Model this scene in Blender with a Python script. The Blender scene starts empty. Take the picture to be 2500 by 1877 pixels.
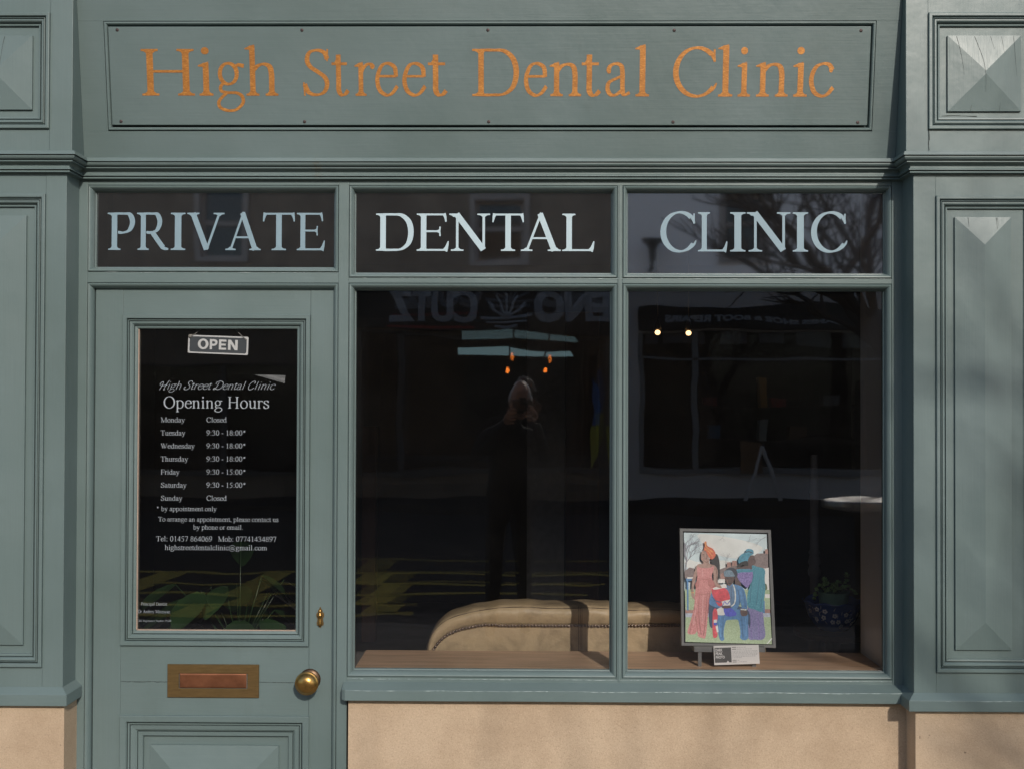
import bpy, bmesh, math, random
from mathutils import Vector, Matrix
random.seed(7)
R = math.radians
SC = bpy.context.scene
COL = SC.collection

# ---------------------------------------------------------------- camera model (used to turn measured sizes into metres)
FPX, EYE = 2650.0, Vector((0, -3.6, 1.6))
ROT = (Matrix.Rotation(R(0.6), 3, 'Z') @ Matrix.Rotation(R(90.7), 3, 'X') @ Matrix.Rotation(R(0.18), 3, 'Z'))
SHY = 23.0 / 2500
def ray(px, py):
    return ROT @ Vector(((px - 1250) / FPX, (938.5 - py) / FPX + SHY * 2500 / FPX, -1))
def W(px, py, y=0.0):
    d = ray(px, py); t = (y - EYE.y) / d.y
    return EYE + d * t
def WX(px, py=994, y=0.0): return W(px, py, y).x
def WZ(py, px=1275, y=0.0): return W(px, py, y).z
def rect(l, t, r, b, y):
    my, mx = (t + b) / 2, (l + r) / 2
    return WX(l, my, y), WZ(b, mx, y), WX(r, my, y), WZ(t, mx, y)

cam = bpy.data.cameras.new('camera'); co = bpy.data.objects.new('camera', cam); COL.objects.link(co)
cam.sensor_width = 36; cam.lens = FPX / 2500 * 36; cam.shift_y = SHY; cam.clip_start = 0.05; cam.clip_end = 500
co.matrix_world = Matrix.Translation(EYE) @ ROT.to_4x4()
SC.camera = co

# ---------------------------------------------------------------- materials
def newmat(name):
    m = bpy.data.materials.new(name); m.use_nodes = True
    nt = m.node_tree; b = nt.nodes['Principled BSDF']
    return m, nt, b
def N(nt, typ, **kw):
    n = nt.nodes.new(typ)
    for k, v in kw.items(): setattr(n, k, v)
    return n
def noise_fac(nt, scale, detail=4, rough=.55, mscale=(1, 1, 1), dist=0.0):
    tc = N(nt, 'ShaderNodeTexCoord'); mp = N(nt, 'ShaderNodeMapping')
    geo = N(nt, 'ShaderNodeNewGeometry')
    nt.links.new(geo.outputs['Position'], mp.inputs['Vector'])
    mp.inputs['Scale'].default_value = mscale
    nz = N(nt, 'ShaderNodeTexNoise'); nz.inputs['Scale'].default_value = scale
    nz.inputs['Detail'].default_value = detail; nz.inputs['Roughness'].default_value = rough
    nz.inputs['Distortion'].default_value = dist
    nt.links.new(mp.outputs['Vector'], nz.inputs['Vector'])
    return nz.outputs['Fac']
def ramp(nt, fac, stops):
    r = N(nt, 'ShaderNodeValToRGB')
    el = r.color_ramp.elements
    while len(el) < len(stops): el.new(.5)
    for e, (p, c) in zip(el, stops):
        e.position = p; e.color = (*c, 1) if len(c) == 3 else c
    nt.links.new(fac, r.inputs['Fac'])
    return r.outputs['Color']
def mixc(nt, fac, a, b, typ='MIX'):
    m = N(nt, 'ShaderNodeMix', data_type='RGBA', blend_type=typ)
    for sock, v in ((m.inputs[0], fac), (m.inputs[6], a), (m.inputs[7], b)):
        if hasattr(v, 'is_output') or hasattr(v, 'links') and not isinstance(v, (tuple, float, int)): nt.links.new(v, sock)
        else: sock.default_value = (*v, 1) if isinstance(v, tuple) and len(v) == 3 else v
    return m.outputs[2]
def bump(nt, b, h, dist=.001, strength=1.0, prev=None):
    n = N(nt, 'ShaderNodeBump'); n.inputs['Distance'].default_value = dist; n.inputs['Strength'].default_value = strength
    nt.links.new(h, n.inputs['Height'])
    if prev: nt.links.new(prev, n.inputs['Normal'])
    nt.links.new(n.outputs['Normal'], b.inputs['Normal']); return n.outputs['Normal']

def simple(name, col, rough=.6, metal=0.0, var=.12, nscale=20, spec=.5, bmp=0.0, bscale=60, mscale=(1, 1, 1), coat=0):
    m, nt, b = newmat(name)
    b.inputs['Roughness'].default_value = rough; b.inputs['Metallic'].default_value = metal
    b.inputs['Specular IOR Level'].default_value = spec
    if coat: b.inputs['Coat Weight'].default_value = coat; b.inputs['Coat Roughness'].default_value = .12
    f = noise_fac(nt, nscale, mscale=mscale)
    c0 = tuple(max(0, c * (1 - var)) for c in col); c1 = tuple(c * (1 + var) for c in col)
    nt.links.new(ramp(nt, f, [(.3, c0), (.7, c1)]), b.inputs['Base Color'])
    if bmp: bump(nt, b, noise_fac(nt, bscale, mscale=mscale), bmp)
    return m

PAINT = (.130, .180, .173)
def paint(name, grain, k=1.0):
    m, nt, b = newmat(name)
    big = noise_fac(nt, 1.7, 3, .5)
    c = tuple(x * k for x in PAINT)
    col = ramp(nt, big, [(.3, tuple(x * .88 for x in c)), (.7, (c[0] * 1.12, c[1] * 1.09, c[2] * 1.13))])
    streak = noise_fac(nt, 1.0, 5, .65, (5, 5, 190) if grain == 'H' else (190, 60, 5))
    col = mixc(nt, .13, col, ramp(nt, streak, [(.3, (.80, .80, .80)), (.62, (1.12, 1.12, 1.12))]), 'MULTIPLY')
    # sparse worn flecks and grime with shapes of their own
    fleck = noise_fac(nt, 1.0, 6, .7, (46, 46, 130) if grain == 'H' else (130, 60, 46))
    col = mixc(nt, ramp(nt, fleck, [(.755, (0, 0, 0)), (.80, (.45, .45, .45))]), col, (.30, .37, .35))
    grime = noise_fac(nt, 6, 6, .7, (1, 1, .35))
    col = mixc(nt, ramp(nt, grime, [(.60, (0, 0, 0)), (.85, (.30, .30, .30))]), col, (.07, .09, .075))
    if grain == 'H':
        geo = N(nt, 'ShaderNodeNewGeometry'); sub = N(nt, 'ShaderNodeVectorMath', operation='DISTANCE'); mp = N(nt, 'ShaderNodeMapping'); mp.inputs['Scale'].default_value = (1, 1, .45)
        nt.links.new(geo.outputs['Position'], mp.inputs['Vector']); nt.links.new(mp.outputs['Vector'], sub.inputs[0]); q_ = W(773, 414, -.03); sub.inputs[1].default_value = (q_.x, q_.y, q_.z * .45)
        near = ramp(nt, sub.outputs['Value'], [(.006, (1, 1, 1)), (.022, (0, 0, 0))]); st = ramp(nt, noise_fac(nt, 130, 4, .7), [(.42, (0, 0, 0)), (.58, (.8, .8, .8))])
        col = mixc(nt, mixc(nt, 1.0, near, st, 'MULTIPLY'), col, (.13, .095, .045))
    nt.links.new(col, b.inputs['Base Color'])
    rr = ramp(nt, noise_fac(nt, 4, 4), [(.3, (.34, .34, .34)), (.75, (.50, .50, .50))])
    nt.links.new(rr, b.inputs['Roughness'])
    b.inputs['Specular IOR Level'].default_value = .5
    n1 = bump(nt, b, streak, .00038, .9)
    n2 = bump(nt, b, noise_fac(nt, 9, 3), .004, .5, n1)
    return m
M = {}
M['paintH'] = paint('green_paint_rail', 'H')
M['paintV'] = paint('green_paint_stile', 'V')
M['paintS'] = paint('green_paint_board', 'H', .93)

def stone(name, k=1.0):
    m, nt, b = newmat(name)
    big = noise_fac(nt, 2.6, 6, .68)
    c = (.53 * k, .405 * k, .285 * k)
    col = ramp(nt, big, [(.25, (c[0] * .76, c[1] * .73, c[2] * .70)), (.55, c), (.8, (c[0] * 1.07, c[1] * 1.1, c[2] * 1.12))])
    sp = noise_fac(nt, 190, 4, .85)
    col = mixc(nt, .55, col, ramp(nt, sp, [(.33, (.45, .40, .36)), (.44, (.90, .89, .88)), (.58, (1.0, 1.0, 1.0)), (.70, (1.45, 1.45, 1.5))]), 'MULTIPLY')
    pit = noise_fac(nt, 75, 2, .5)
    col = mixc(nt, ramp(nt, pit, [(.74, (0, 0, 0)), (.79, (.8, .8, .8))]), col, (.15, .10, .075))
    nt.links.new(col, b.inputs['Base Color']); b.inputs['Roughness'].default_value = .9
    b.inputs['Specular IOR Level'].default_value = .2
    n1 = bump(nt, b, sp, .0012, .8)
    bump(nt, b, noise_fac(nt, 30, 5), .003, .6, n1)
    return m
M['stone'] = stone('buff_sandstone')

def glass(name, refl=1.0, wav=.0006, tint=(1, 1, 1), ws=(1.0, 1, 1.0), dust=0.0, rough=.012):
    m, nt, b = newmat(name); nt.nodes.remove(b)
    out = nt.nodes['Material Output']
    tr = N(nt, 'ShaderNodeBsdfTransparent'); tr.inputs['Color'].default_value = (*tint, 1)
    gl = N(nt, 'ShaderNodeBsdfGlossy'); gl.inputs['Roughness'].default_value = rough
    fr = N(nt, 'ShaderNodeFresnel'); fr.inputs['IOR'].default_value = 1.52
    mu = N(nt, 'ShaderNodeMath', operation='MULTIPLY'); mu.inputs[1].default_value = 2.0 * refl; mu.use_clamp = True
    mx = N(nt, 'ShaderNodeMixShader')
    bp = N(nt, 'ShaderNodeBump'); bp.inputs['Distance'].default_value = wav; bp.inputs['Strength'].default_value = 1
    nt.links.new(noise_fac(nt, 2.2, 2, .4, ws), bp.inputs['Height'])
    nt.links.new(bp.outputs['Normal'], gl.inputs['Normal'])
    nt.links.new(fr.outputs[0], mu.inputs[0]); nt.links.new(mu.outputs[0], mx.inputs['Fac'])
    nt.links.new(tr.outputs[0], mx.inputs[1]); nt.links.new(gl.outputs[0], mx.inputs[2])
    if dust:   # thin film of street dust and wipe marks on the pane
        df = N(nt, 'ShaderNodeBsdfDiffuse'); df.inputs['Color'].default_value = (.62, .60, .60, 1); m2 = N(nt, 'ShaderNodeMixShader')
        dn = ramp(nt, noise_fac(nt, 2.5, 6, .65, (1, 1, 1.6), .8), [(.30, (dust * .45,) * 3), (.75, (dust * 1.5,) * 3)])
        nt.links.new(dn, m2.inputs['Fac']); nt.links.new(mx.outputs[0], m2.inputs[1]); nt.links.new(df.outputs[0], m2.inputs[2]); mx = m2
    nt.links.new(mx.outputs[0], out.inputs['Surface'])
    return m
M['glass'] = glass('window_glass', 1.5, .0007, ws=(.7, 1, 2.2), dust=.0038)
M['glassT'] = glass('transom_glass', 6.8, .0006, ws=(.7, 1, 2.0), dust=.010, rough=.03)
M['glass2'] = glass('window_glass_inner', .8, .0004, (.97, .98, .98), ws=(.9, 1, 1.6))
M['film'] = glass('clear_film', .45, .003)

def emit(name, col, s):
    m, nt, b = newmat(name)
    b.inputs['Base Color'].default_value = (*col, 1)
    b.inputs['Emission Color'].default_value = (*col, 1); b.inputs['Emission Strength'].default_value = s
    return m

# ---------------------------------------------------------------- mesh builder
class MB:
    def __init__(s, xf=None): s.v = []; s.f = []; s.mi = []; s.cur = 0; s.xf = xf; s.sm = []; s.smooth = False
    def add(s, vs, fs):
        n = len(s.v)
        s.v += [tuple(s.xf(*p)) if s.xf else tuple(p) for p in vs]
        for f in fs: s.f.append(tuple(i + n for i in f)); s.mi.append(s.cur); s.sm.append(s.smooth)
        return s
    def box(s, x0, x1, y0, y1, z0, z1, bev=0.0):
        if x0 > x1: x0, x1 = x1, x0
        if y0 > y1: y0, y1 = y1, y0
        if z0 > z1: z0, z1 = z1, z0
        if not bev:
            return s.add([(x, y, z) for x in (x0, x1) for y in (y0, y1) for z in (z0, z1)],
                  [(0, 1, 3, 2), (4, 6, 7, 5), (0, 4, 5, 1), (2, 3, 7, 6), (0, 2, 6, 4), (1, 5, 7, 3)])
        bm = bmesh.new(); bmesh.ops.create_cube(bm, size=1)
        for v in bm.verts: v.co = Vector(((x0 + x1) / 2 + v.co.x * (x1 - x0), (y0 + y1) / 2 + v.co.y * (y1 - y0), (z0 + z1) / 2 + v.co.z * (z1 - z0)))
        bmesh.ops.bevel(bm, geom=bm.edges[:], offset=bev, segments=2, profile=.5, affect='EDGES')
        return s.bm(bm)
    def bm(s, bm):
        bm.verts.index_update()
        s.add([v.co[:] for v in bm.verts], [[v.index for v in f.verts] for f in bm.faces]); bm.free(); return s
    def rings(s, rings, closed=True, caps=(False, False)):
        n = len(rings[0]); vs = [p for r in rings for p in r]; fs = []
        for i in range(len(rings) - 1):
            for j in range(n if closed else n - 1):
                k = (j + 1) % n
                fs.append((i * n + j, i * n + k, (i + 1) * n + k, (i + 1) * n + j))
        if caps[0]: fs.append(tuple(range(n)))
        if caps[1]: fs.append(tuple(range((len(rings) - 1) * n, len(rings) * n))[::-1])
        return s.add(vs, fs)
    def frame(s, x0, z0, x1, z1, prof):
        """mitred moulding: prof = (inset, depth) rings round a rectangle"""
        return s.rings([[(x0 + i, y, z0 + i), (x1 - i, y, z0 + i), (x1 - i, y, z1 - i), (x0 + i, y, z1 - i)] for i, y in prof])
    def hip(s, x0, z0, x1, z1, yb, ye, yr):
        """raised panel: edge step from yb to ye, then hips rising to a ridge at yr"""
        w, h = x1 - x0, z1 - z0; c = min(w, h) / 2
        s.frame(x0, z0, x1, z1, [(0, yb), (0, ye)])
        if w < h: a, b2 = (x0 + c, yr, z0 + c), (x0 + c, yr, z1 - c)
        else: a, b2 = (x0 + c, yr, z0 + c), (x1 - c, yr, z0 + c)
        P = [(x0, ye, z0), (x1, ye, z0), (x1, ye, z1), (x0, ye, z1)]
        if abs(w - h) < 1e-4: return s.add(P + [a], [(0, 1, 4), (1, 2, 4), (2, 3, 4), (3, 0, 4)])
        if w < h: return s.add(P + [a, b2], [(0, 1, 4), (1, 2, 5, 4), (2, 3, 5), (3, 0, 4, 5)])
        return s.add(P + [a, b2], [(0, 1, 5, 4), (1, 2, 5), (2, 3, 4, 5), (3, 0, 4)])
    def lathe(s, cx, cy, prof, seg=24, axis='Z', cz=0.0):
        rs = []
        for r, h in prof:
            r = max(r, 1e-5); ring = []
            for k in range(seg):
                a = 2 * math.pi * k / seg; u, w = r * math.cos(a), r * math.sin(a)
                ring.append((cx + u, cy + w, h) if axis == 'Z' else (cx + u, h, cz + w))
            rs.append(ring)
        return s.rings(rs)
    def tube(s, pts, rad, seg=8, caps=True):
        pts = [Vector(p) for p in pts]; rs = []
        rad = rad if isinstance(rad, (list, tuple)) else [rad] * len(pts)
        up = Vector((0.13, .31, 1)).normalized()
        for i, p in enumerate(pts):
            t = (pts[min(i + 1, len(pts) - 1)] - pts[max(i - 1, 0)]).normalized()
            a = t.cross(up)
            if a.length < 1e-3: a = t.cross(Vector((1, 0, 0)))
            a.normalize(); b = t.cross(a)
            rs.append([tuple(p + (a * math.cos(2 * math.pi * k / seg) + b * math.sin(2 * math.pi * k / seg)) * rad[i]) for k in range(seg)])
        return s.rings(rs, True, (caps, caps))
    def ball(s, c, r, sx=1, sy=1, sz=1, seg=16):
        rs = []
        for i in range(seg // 2 + 1):
            th = math.pi * i / (seg // 2)
            rs.append([(c[0] + sx * r * max(math.sin(th), 1e-4) * math.cos(2 * math.pi * k / seg), c[1] + sy * r * max(math.sin(th), 1e-4) * math.sin(2 * math.pi * k / seg), c[2] + sz * r * math.cos(th)) for k in range(seg)])
        return s.rings(rs)
    def prism(s, poly, y0, y1):
        """polygon in x,z extruded from y0 to y1"""
        n = len(poly)
        return s.add([(x, y0, z) for x, z in poly] + [(x, y1, z) for x, z in poly],
                     [tuple(range(n)), tuple(range(2 * n - 1, n - 1, -1))] + [(i, (i + 1) % n, n + (i + 1) % n, n + i) for i in range(n)])
    def build(s, name, mats, parent=None, origin=None, smooth=None, local=False):
        mats = mats if isinstance(mats, (list, tuple)) else [mats]
        if local: o0 = Vector((0, 0, 0))
        elif parent is not None: o0 = Vector(WORLD[parent.as_pointer()])
        elif origin is not None: o0 = Vector(origin)
        else:
            xs, ys, zs = zip(*s.v); o0 = Vector(((min(xs) + max(xs)) / 2, (min(ys) + max(ys)) / 2, min(zs)))
        me = bpy.data.meshes.new(name)
        me.from_pydata([(x - o0.x, y - o0.y, z - o0.z) for x, y, z in s.v], [], s.f)
        for m in mats: me.materials.append(M[m] if isinstance(m, str) else m)
        me.polygons.foreach_set('material_index', s.mi)
        me.polygons.foreach_set('use_smooth', [bool(smooth) if smooth is not None else q for q in s.sm])
        bm = bmesh.new(); bm.from_mesh(me); bmesh.ops.recalc_face_normals(bm, faces=bm.faces[:]); bm.to_mesh(me); bm.free()
        me.update()
        o = bpy.data.objects.new(name, me); COL.objects.link(o)
        if parent is not None: o.parent = parent
        else: o.location = o0
        WORLD[o.as_pointer()] = tuple(o0)
        return o
WORLD = {}
def tag(o, label, cat=None, group=None, kind=None):
    if label: o['label'] = label
    if cat: o['category'] = cat
    if group: o['group'] = group
    if kind: o['kind'] = kind
    return o
def thing(name, loc, label, cat, group=None):
    o = bpy.data.objects.new(name, None); COL.objects.link(o); o.location = loc; o.empty_display_size = .1
    WORLD[o.as_pointer()] = tuple(loc)
    return tag(o, label, cat, group)
def crom(pts, n=6, closed=False):
    """Catmull-Rom through points (tuples of any length)"""
    out = []; L = len(pts)
    seg = L if closed else L - 1
    for i in range(seg):
        g = lambda k: pts[k % L] if closed else pts[min(max(k, 0), L - 1)]
        p0, p1, p2, p3 = g(i - 1), g(i), g(i + 1), g(i + 2)
        for j in range(n):
            t = j / n
            out.append(tuple(.5 * (2 * b + (c - a) * t + (2 * a - 5 * b + 4 * c - d) * t * t + (3 * b - a - 3 * c + d) * t ** 3) for a, b, c, d in zip(p0, p1, p2, p3)))
    if not closed: out.append(tuple(pts[-1]))
    return out
# ---------------------------------------------------------------- lettering: stroke-built serif letters (em = 1000 units)
class Pen:
    """shapes are strips of point pairs"""
    def __init__(s, cap=98, low=82, hair=32, serif=26, shear=0.0, noserif=False):
        s.C, s.L, s.h, s.st, s.sh, s.ns = cap, low, hair, serif, shear, noserif
        s.out = []
    def stroke(s, pts, w=None, thick=None, ends=None):
        """curve; width follows direction (vertical thick, flat thin) unless w is given"""
        T = thick or s.L; n = len(pts); A = []; B = []
        for i, p in enumerate(pts):
            a, b = pts[max(i - 1, 0)], pts[min(i + 1, n - 1)]
            dx, dy = b[0] - a[0], b[1] - a[1]; d = math.hypot(dx, dy) or 1
            dx /= d; dy /= d
            if w is None:
                k = abs(dy * .985 + dx * .17 * (-1)) ** 1.25
                ww = s.h + (T - s.h) * min(1, k)
            else: ww = w if not isinstance(w, (list, tuple)) else w[0] + (w[1] - w[0]) * i / max(n - 1, 1)
            A.append((p[0] - dy * ww / 2, p[1] + dx * ww / 2)); B.append((p[0] + dy * ww / 2, p[1] - dx * ww / 2))
        s.out.append(list(zip(A, B)))
    def c(s, pts, closed=False, n=7, **k):
        q = crom(pts, n, closed)
        if closed: q = q + [q[0], q[1]]
        s.stroke(q, **k)
    def l(s, a, b, w): s.stroke([a, b], w=w)
    def ell(s, cx, cy, rx, ry, a0=0, a1=360, thick=None, n=36):
        s.stroke([(cx + rx * math.cos(R(a0 + (a1 - a0) * i / n)), cy + ry * math.sin(R(a0 + (a1 - a0) * i / n))) for i in range(n + 1)], thick=thick)
    def dot(s, x, y, r):
        n = 14; s.out.append([((x + r * math.cos(math.pi * i / n), y + r * math.sin(math.pi * i / n)), (x + r * math.cos(-math.pi * i / n), y + r * math.sin(-math.pi * i / n))) for i in range(n + 1)])
    def ser(s, x, y, up, l, r, w):
        """bracketed foot (up=1) or head (up=-1) serif under a stem of width w"""
        if s.ns: return
        t = s.st; br = 34; P = []
        for k in range(5):
            u = k / 4; P.append((x - l + (l - w / 2) * u, t + br * u ** 3))
        for k in range(5):
            u = 1 - k / 4; P.append((x + r - (r - w / 2) * u, t + br * u ** 3))
        P[0] = (x - l, t); P[-1] = (x + r, t)
        s.out.append([((px, y), (px, y + up * h)) for px, h in P])
    def stem(s, x, y0, y1, w=None, b=1, t=1, sw=62):
        w = w or s.C; s.l((x, y0), (x, y1), w)
        if b: s.ser(x, y0, 1, w / 2 + sw, w / 2 + sw, w)
        if t: s.ser(x, y1, -1, w / 2 + sw, w / 2 + sw, w)
    def low(s, x, y0, y1, b=1, flag=1, w=None):
        w = w or s.L; s.l((x, y0), (x, y1), w)
        if b: s.ser(x, y0, 1, w / 2 + 52, w / 2 + 52, w)
        if flag and not s.ns: s.out.append([((x - w / 2 - 62, y1 - 52), (x - w / 2 - 62, y1 - 36)), ((x - w / 2, y1 - 58), (x - w / 2, y1 - 8)), ((x, y1 - 30), (x + w * .5, y1 + 16))])
    def wedge(s, x, y, dx, dy, w0, w1): s.stroke([(x, y), (x + dx, y + dy)], w=(w0, w1))

def g_caps(p, ch):
    C, h, st = p.C, p.h, p.st; e = h / 2
    if ch == 'A':
        p.l((372, 672), (118, 8), h * 1.25); p.l((352, 664), (606, 4), C); p.l((188, 228), (520, 228), h)
        p.ser(112, 0, 1, 98, 105, h); p.ser(610, 0, 1, 120, 108, C * .9); p.dot(362, 664, h * .55); return 722
    if ch == 'C' or ch == 'G':
        p.ell(372, 331, 318 - C * .35, 345 - e, 48, 322, C)
        p.stroke([(612, 640), (608, 560), (614, 470)], w=(h * .8, h)); p.stroke([(560, 600), (600, 520), (618, 470)], w=(h * 1.6, h * .8))
        if ch == 'G': p.l((590, 20), (590, 290), C * .9); p.ser(590, 290, -1, 110, 90, C)
        else: p.stroke([(580, 90), (622, 130), (645, 185)], w=(h * 1.5, h * .6))
        return 667 if ch == 'C' else 722
    if ch == 'D':
        p.stem(152, 0, 662, t=0, b=0); p.ser(152, 0, 1, 125, 60, C); p.ser(152, 662, -1, 125, 60, C)
        p.c([(152, 662 - e), (320, 662 - e), (480, 632), (606, 520), (648, 335), (606, 140), (480, 32), (320, e), (152, e)], thick=C); return 722
    if ch in 'EFL':
        p.stem(152, 0, 662, t=ch == 'L', b=ch == 'F'); p.ser(152, 0, 1, 125, 60, C); p.ser(152, 662, -1, 125, 60, C)
        if ch in 'EF':
            p.l((152, 662 - e), (548, 662 - e), h); p.stroke([(520, 662), (545, 600), (560, 515)], w=(h * 2, h * .7)); p.l((541, 660), (556, 515), h * .8)
            p.l((152, 348), (440, 348), h); p.stroke([(452, 430), (444, 348), (452, 262)], w=h * .8); p.wedge(400, 348, 50, 0, h, h * 2.6)
        if ch in 'EL':
            p.l((152, e), (560, e), h); p.stroke([(540, 0), (575, 70), (602, 172)], w=(h * 2.8, h * .6))
        return 611 if ch != 'F' else 556
    if ch == 'H':
        p.stem(150, 0, 662); p.stem(572, 0, 662); p.l((150, 345), (572, 345), h * 1.05); return 722
    if ch == 'I': p.stem(167, 0, 662); return 333
    if ch == 'M':
        p.stem(140, 0, 662, w=h * 1.1, t=0); p.stem(748, 0, 662, t=0); p.l((140, 640), (430, 10), C); p.l((430, 10), (748, 660), h * 1.2)
        p.ser(140, 662, -1, 115, 60, C * .6); p.ser(748, 662, -1, 60, 120, C); return 889
    if ch == 'N':
        p.stem(148, 0, 662, w=h * 1.25, t=0, sw=85); p.stem(588, 30, 662, w=h * 1.25, b=0, sw=85); p.l((135, 655), (584, 20), C)
        p.ser(110, 662, -1, 95, 60, C * .6); return 722
    if ch == 'O': p.ell(361, 331, 318 - C * .35, 345 - e, thick=C); return 722
    if ch in 'PR':
        p.stem(150, 0, 662, t=0); p.ser(150, 662, -1, 125, 60, C)
        p.c([(150, 662 - e), (300, 662 - e), (425, 630), (478, 500), (425, 358), (310, 308), (215, 316)], thick=C * .95)
        if ch == 'R':
            p.l((210, 318), (330, 318), h); p.stroke([(325, 325), (420, 200), (545, 45)], w=C * .92); p.stroke([(520, 60), (575, 25), (650, e)], w=(C * .8, h)); return 667
        return 556
    if ch == 'S':
        p.c([(462, 520), (420, 606), (300, 645), (165, 612), (122, 505), (175, 412), (300, 340), (420, 262), (458, 158), (400, 52), (270, 14), (140, 50), (72, 165)], thick=C * 1.02)
        p.l((470, 660), (462, 490), h * .8); p.l((60, 190), (72, 0), h * .8); return 556
    if ch == 'T':
        p.stem(305, 0, 662, t=0, sw=78); p.l((38, 662 - e), (572, 662 - e), h)
        p.stroke([(66, 662), (46, 600), (30, 508)], w=(h * 2.2, h * .6)); p.stroke([(544, 662), (564, 600), (580, 508)], w=(h * 2.2, h * .6)); return 611
    if ch == 'U':
        p.c([(150, 655), (150, 250), (180, 80), (330, 14), (500, 60), (560, 230), (560, 655)], thick=C * .9); return 722
    if ch == 'V':
        p.l((112, 656), (366, 12), C); p.l((366, 8), (602, 656), h * 1.3); p.ser(120, 662, -1, 115, 110, C * .9); p.ser(602, 662, -1, 108, 95, h); return 722
    if ch == 'W':
        for x in (105, 395): p.l((x, 656), (x + 222, 12), C * .92)
        p.l((320, 8), (440, 400), h * 1.2); p.l((612, 8), (838, 656), h * 1.2)
        p.ser(105, 662, -1, 100, 100, C * .8); p.ser(395, 662, -1, 100, 100, C * .8); p.ser(838, 662, -1, 100, 95, h); return 944
    return None
def g_low(p, ch):
    L, h = p.L, p.h; e = h / 2
    arch = lambda x: (p.c([(x, 330), (x + 70, 405), (x + 160, 432), (x + 238, 396), (x + 262, 290), (x + 262, 130), (x + 262, 0)], thick=L), p.ser(x + 262, 0, 1, L / 2 + 50, L / 2 + 52, L))
    if ch == 'a':
        p.c([(82, 330), (110, 405), (205, 440), (290, 405), (312, 300), (312, 150), (322, 48), (362, 22), (430, 52)], thick=L)
        p.c([(312, 276), (210, 240), (100, 190), (70, 105), (120, 25), (210, 22), (312, 88)], thick=L * .95); p.dot(92, 338, L * .44); return 444
    if ch in 'bp':
        x, y0, y1 = (108, 0, 683) if ch == 'b' else (110, -217, 455)
        p.low(x, y0, y1, b=ch == 'p')
        p.c([(x, 360), (x + 70, 420), (x + 170, 436), (x + 285, 375), (x + 322, 225), (x + 280, 70), (x + 175, 4), (x + 80, 12), (x, 60)], thick=L); return 500
    if ch == 'd':
        p.low(385, 20, 683, b=0); p.c([(385, 370), (310, 432), (215, 432), (105, 365), (66, 215), (110, 65), (205, 12), (300, 25), (385, 85)], thick=L)
        p.stroke([(385, 40), (430, 22), (488, 22)], w=h * .9); return 500
    if ch == 'c':
        p.c([(395, 355), (345, 425), (245, 440), (130, 385), (68, 230), (115, 70), (230, 10), (330, 35), (415, 125)], thick=L); p.dot(375, 355, L * .42); return 444
    if ch == 'e':
        p.l((80, 268), (398, 268), h); p.c([(395, 260), (375, 385), (255, 442), (140, 400), (68, 240), (105, 85), (225, 12), (330, 40), (420, 135)], thick=L); return 444
    if ch == 'g':
        p.ell(215, 300, 145 - L * .1, 142, thick=L * .9, n=30); p.stroke([(300, 395), (380, 422), (470, 405)], w=(h, h * 1.7))
        p.c([(140, 180), (85, 120), (100, 62), (200, 42), (340, 38), (430, -10), (440, -100), (330, -190), (190, -203), (70, -160), (48, -85), (110, -15), (180, 30)], thick=L * .75); return 500
    if ch == 'h': p.low(112, 0, 683); arch(112); return 500
    if ch == 'i': p.low(140, 0, 450); p.dot(135, 612, L * .66); return 278
    if ch == 'l': p.low(140, 0, 683); return 278
    if ch == 'm': p.low(112, 0, 450); arch(112); arch(374); return 778
    if ch == 'n': p.low(112, 0, 450); arch(112); return 500
    if ch == 'o': p.ell(250, 222, 215 - L * .38, 232 - e, thick=L); return 500
    if ch == 'r': p.low(112, 0, 450); p.c([(112, 300), (160, 385), (225, 432), (300, 425)], thick=L * .8); p.dot(298, 402, L * .5); return 333
    if ch == 's':
        p.c([(318, 345), (280, 418), (190, 440), (95, 400), (85, 325), (150, 265), (245, 215), (320, 150), (310, 55), (205, 10), (110, 35), (55, 130)], thick=L * .98); p.l((325, 448), (320, 320), h * .7); p.l((50, 150), (58, 2), h * .7); return 389
    if ch == 't':
        p.c([(130, 560), (130, 420), (130, 200), (132, 75), (170, 18), (225, 22), (275, 75)], thick=L); p.l((25, 436), (262, 436), h * 1.1); p.wedge(100, 430, 38, 130, h * 2.4, h * .5); return 278
    if ch == 'u':
        p.c([(112, 440), (112, 200), (135, 60), (215, 18), (300, 45), (378, 110)], thick=L); p.low(378, 0, 440, b=0, w=L); p.stroke([(378, 20), (420, 14), (478, 14)], w=h)
        p.ser(95, 450, -1, 80, 40, L * .6); p.ser(360, 450, -1, 80, 50, L * .6); return 500
    if ch == 'y':
        p.l((88, 440), (262, 30), L * .95); p.c([(420, 440), (330, 200), (240, -60), (160, -175), (60, -180)], w=h * 1.25); p.dot(65, -165, L * .42)
        p.ser(95, 450, -1, 85, 90, L * .8); p.ser(412, 450, -1, 80, 75, h); return 500
    if ch == 'z':
        p.l((60, 450 - e), (390, 450 - e), h * 1.1); p.l((375, 435), (70, 15), L * .95); p.l((45, e), (400, e), h * 1.1); p.wedge(60, 440, -12, -110, h * 1.6, h * .6); p.wedge(395, 10, 22, 120, h * 1.6, h * .6); return 444
    return None
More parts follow.
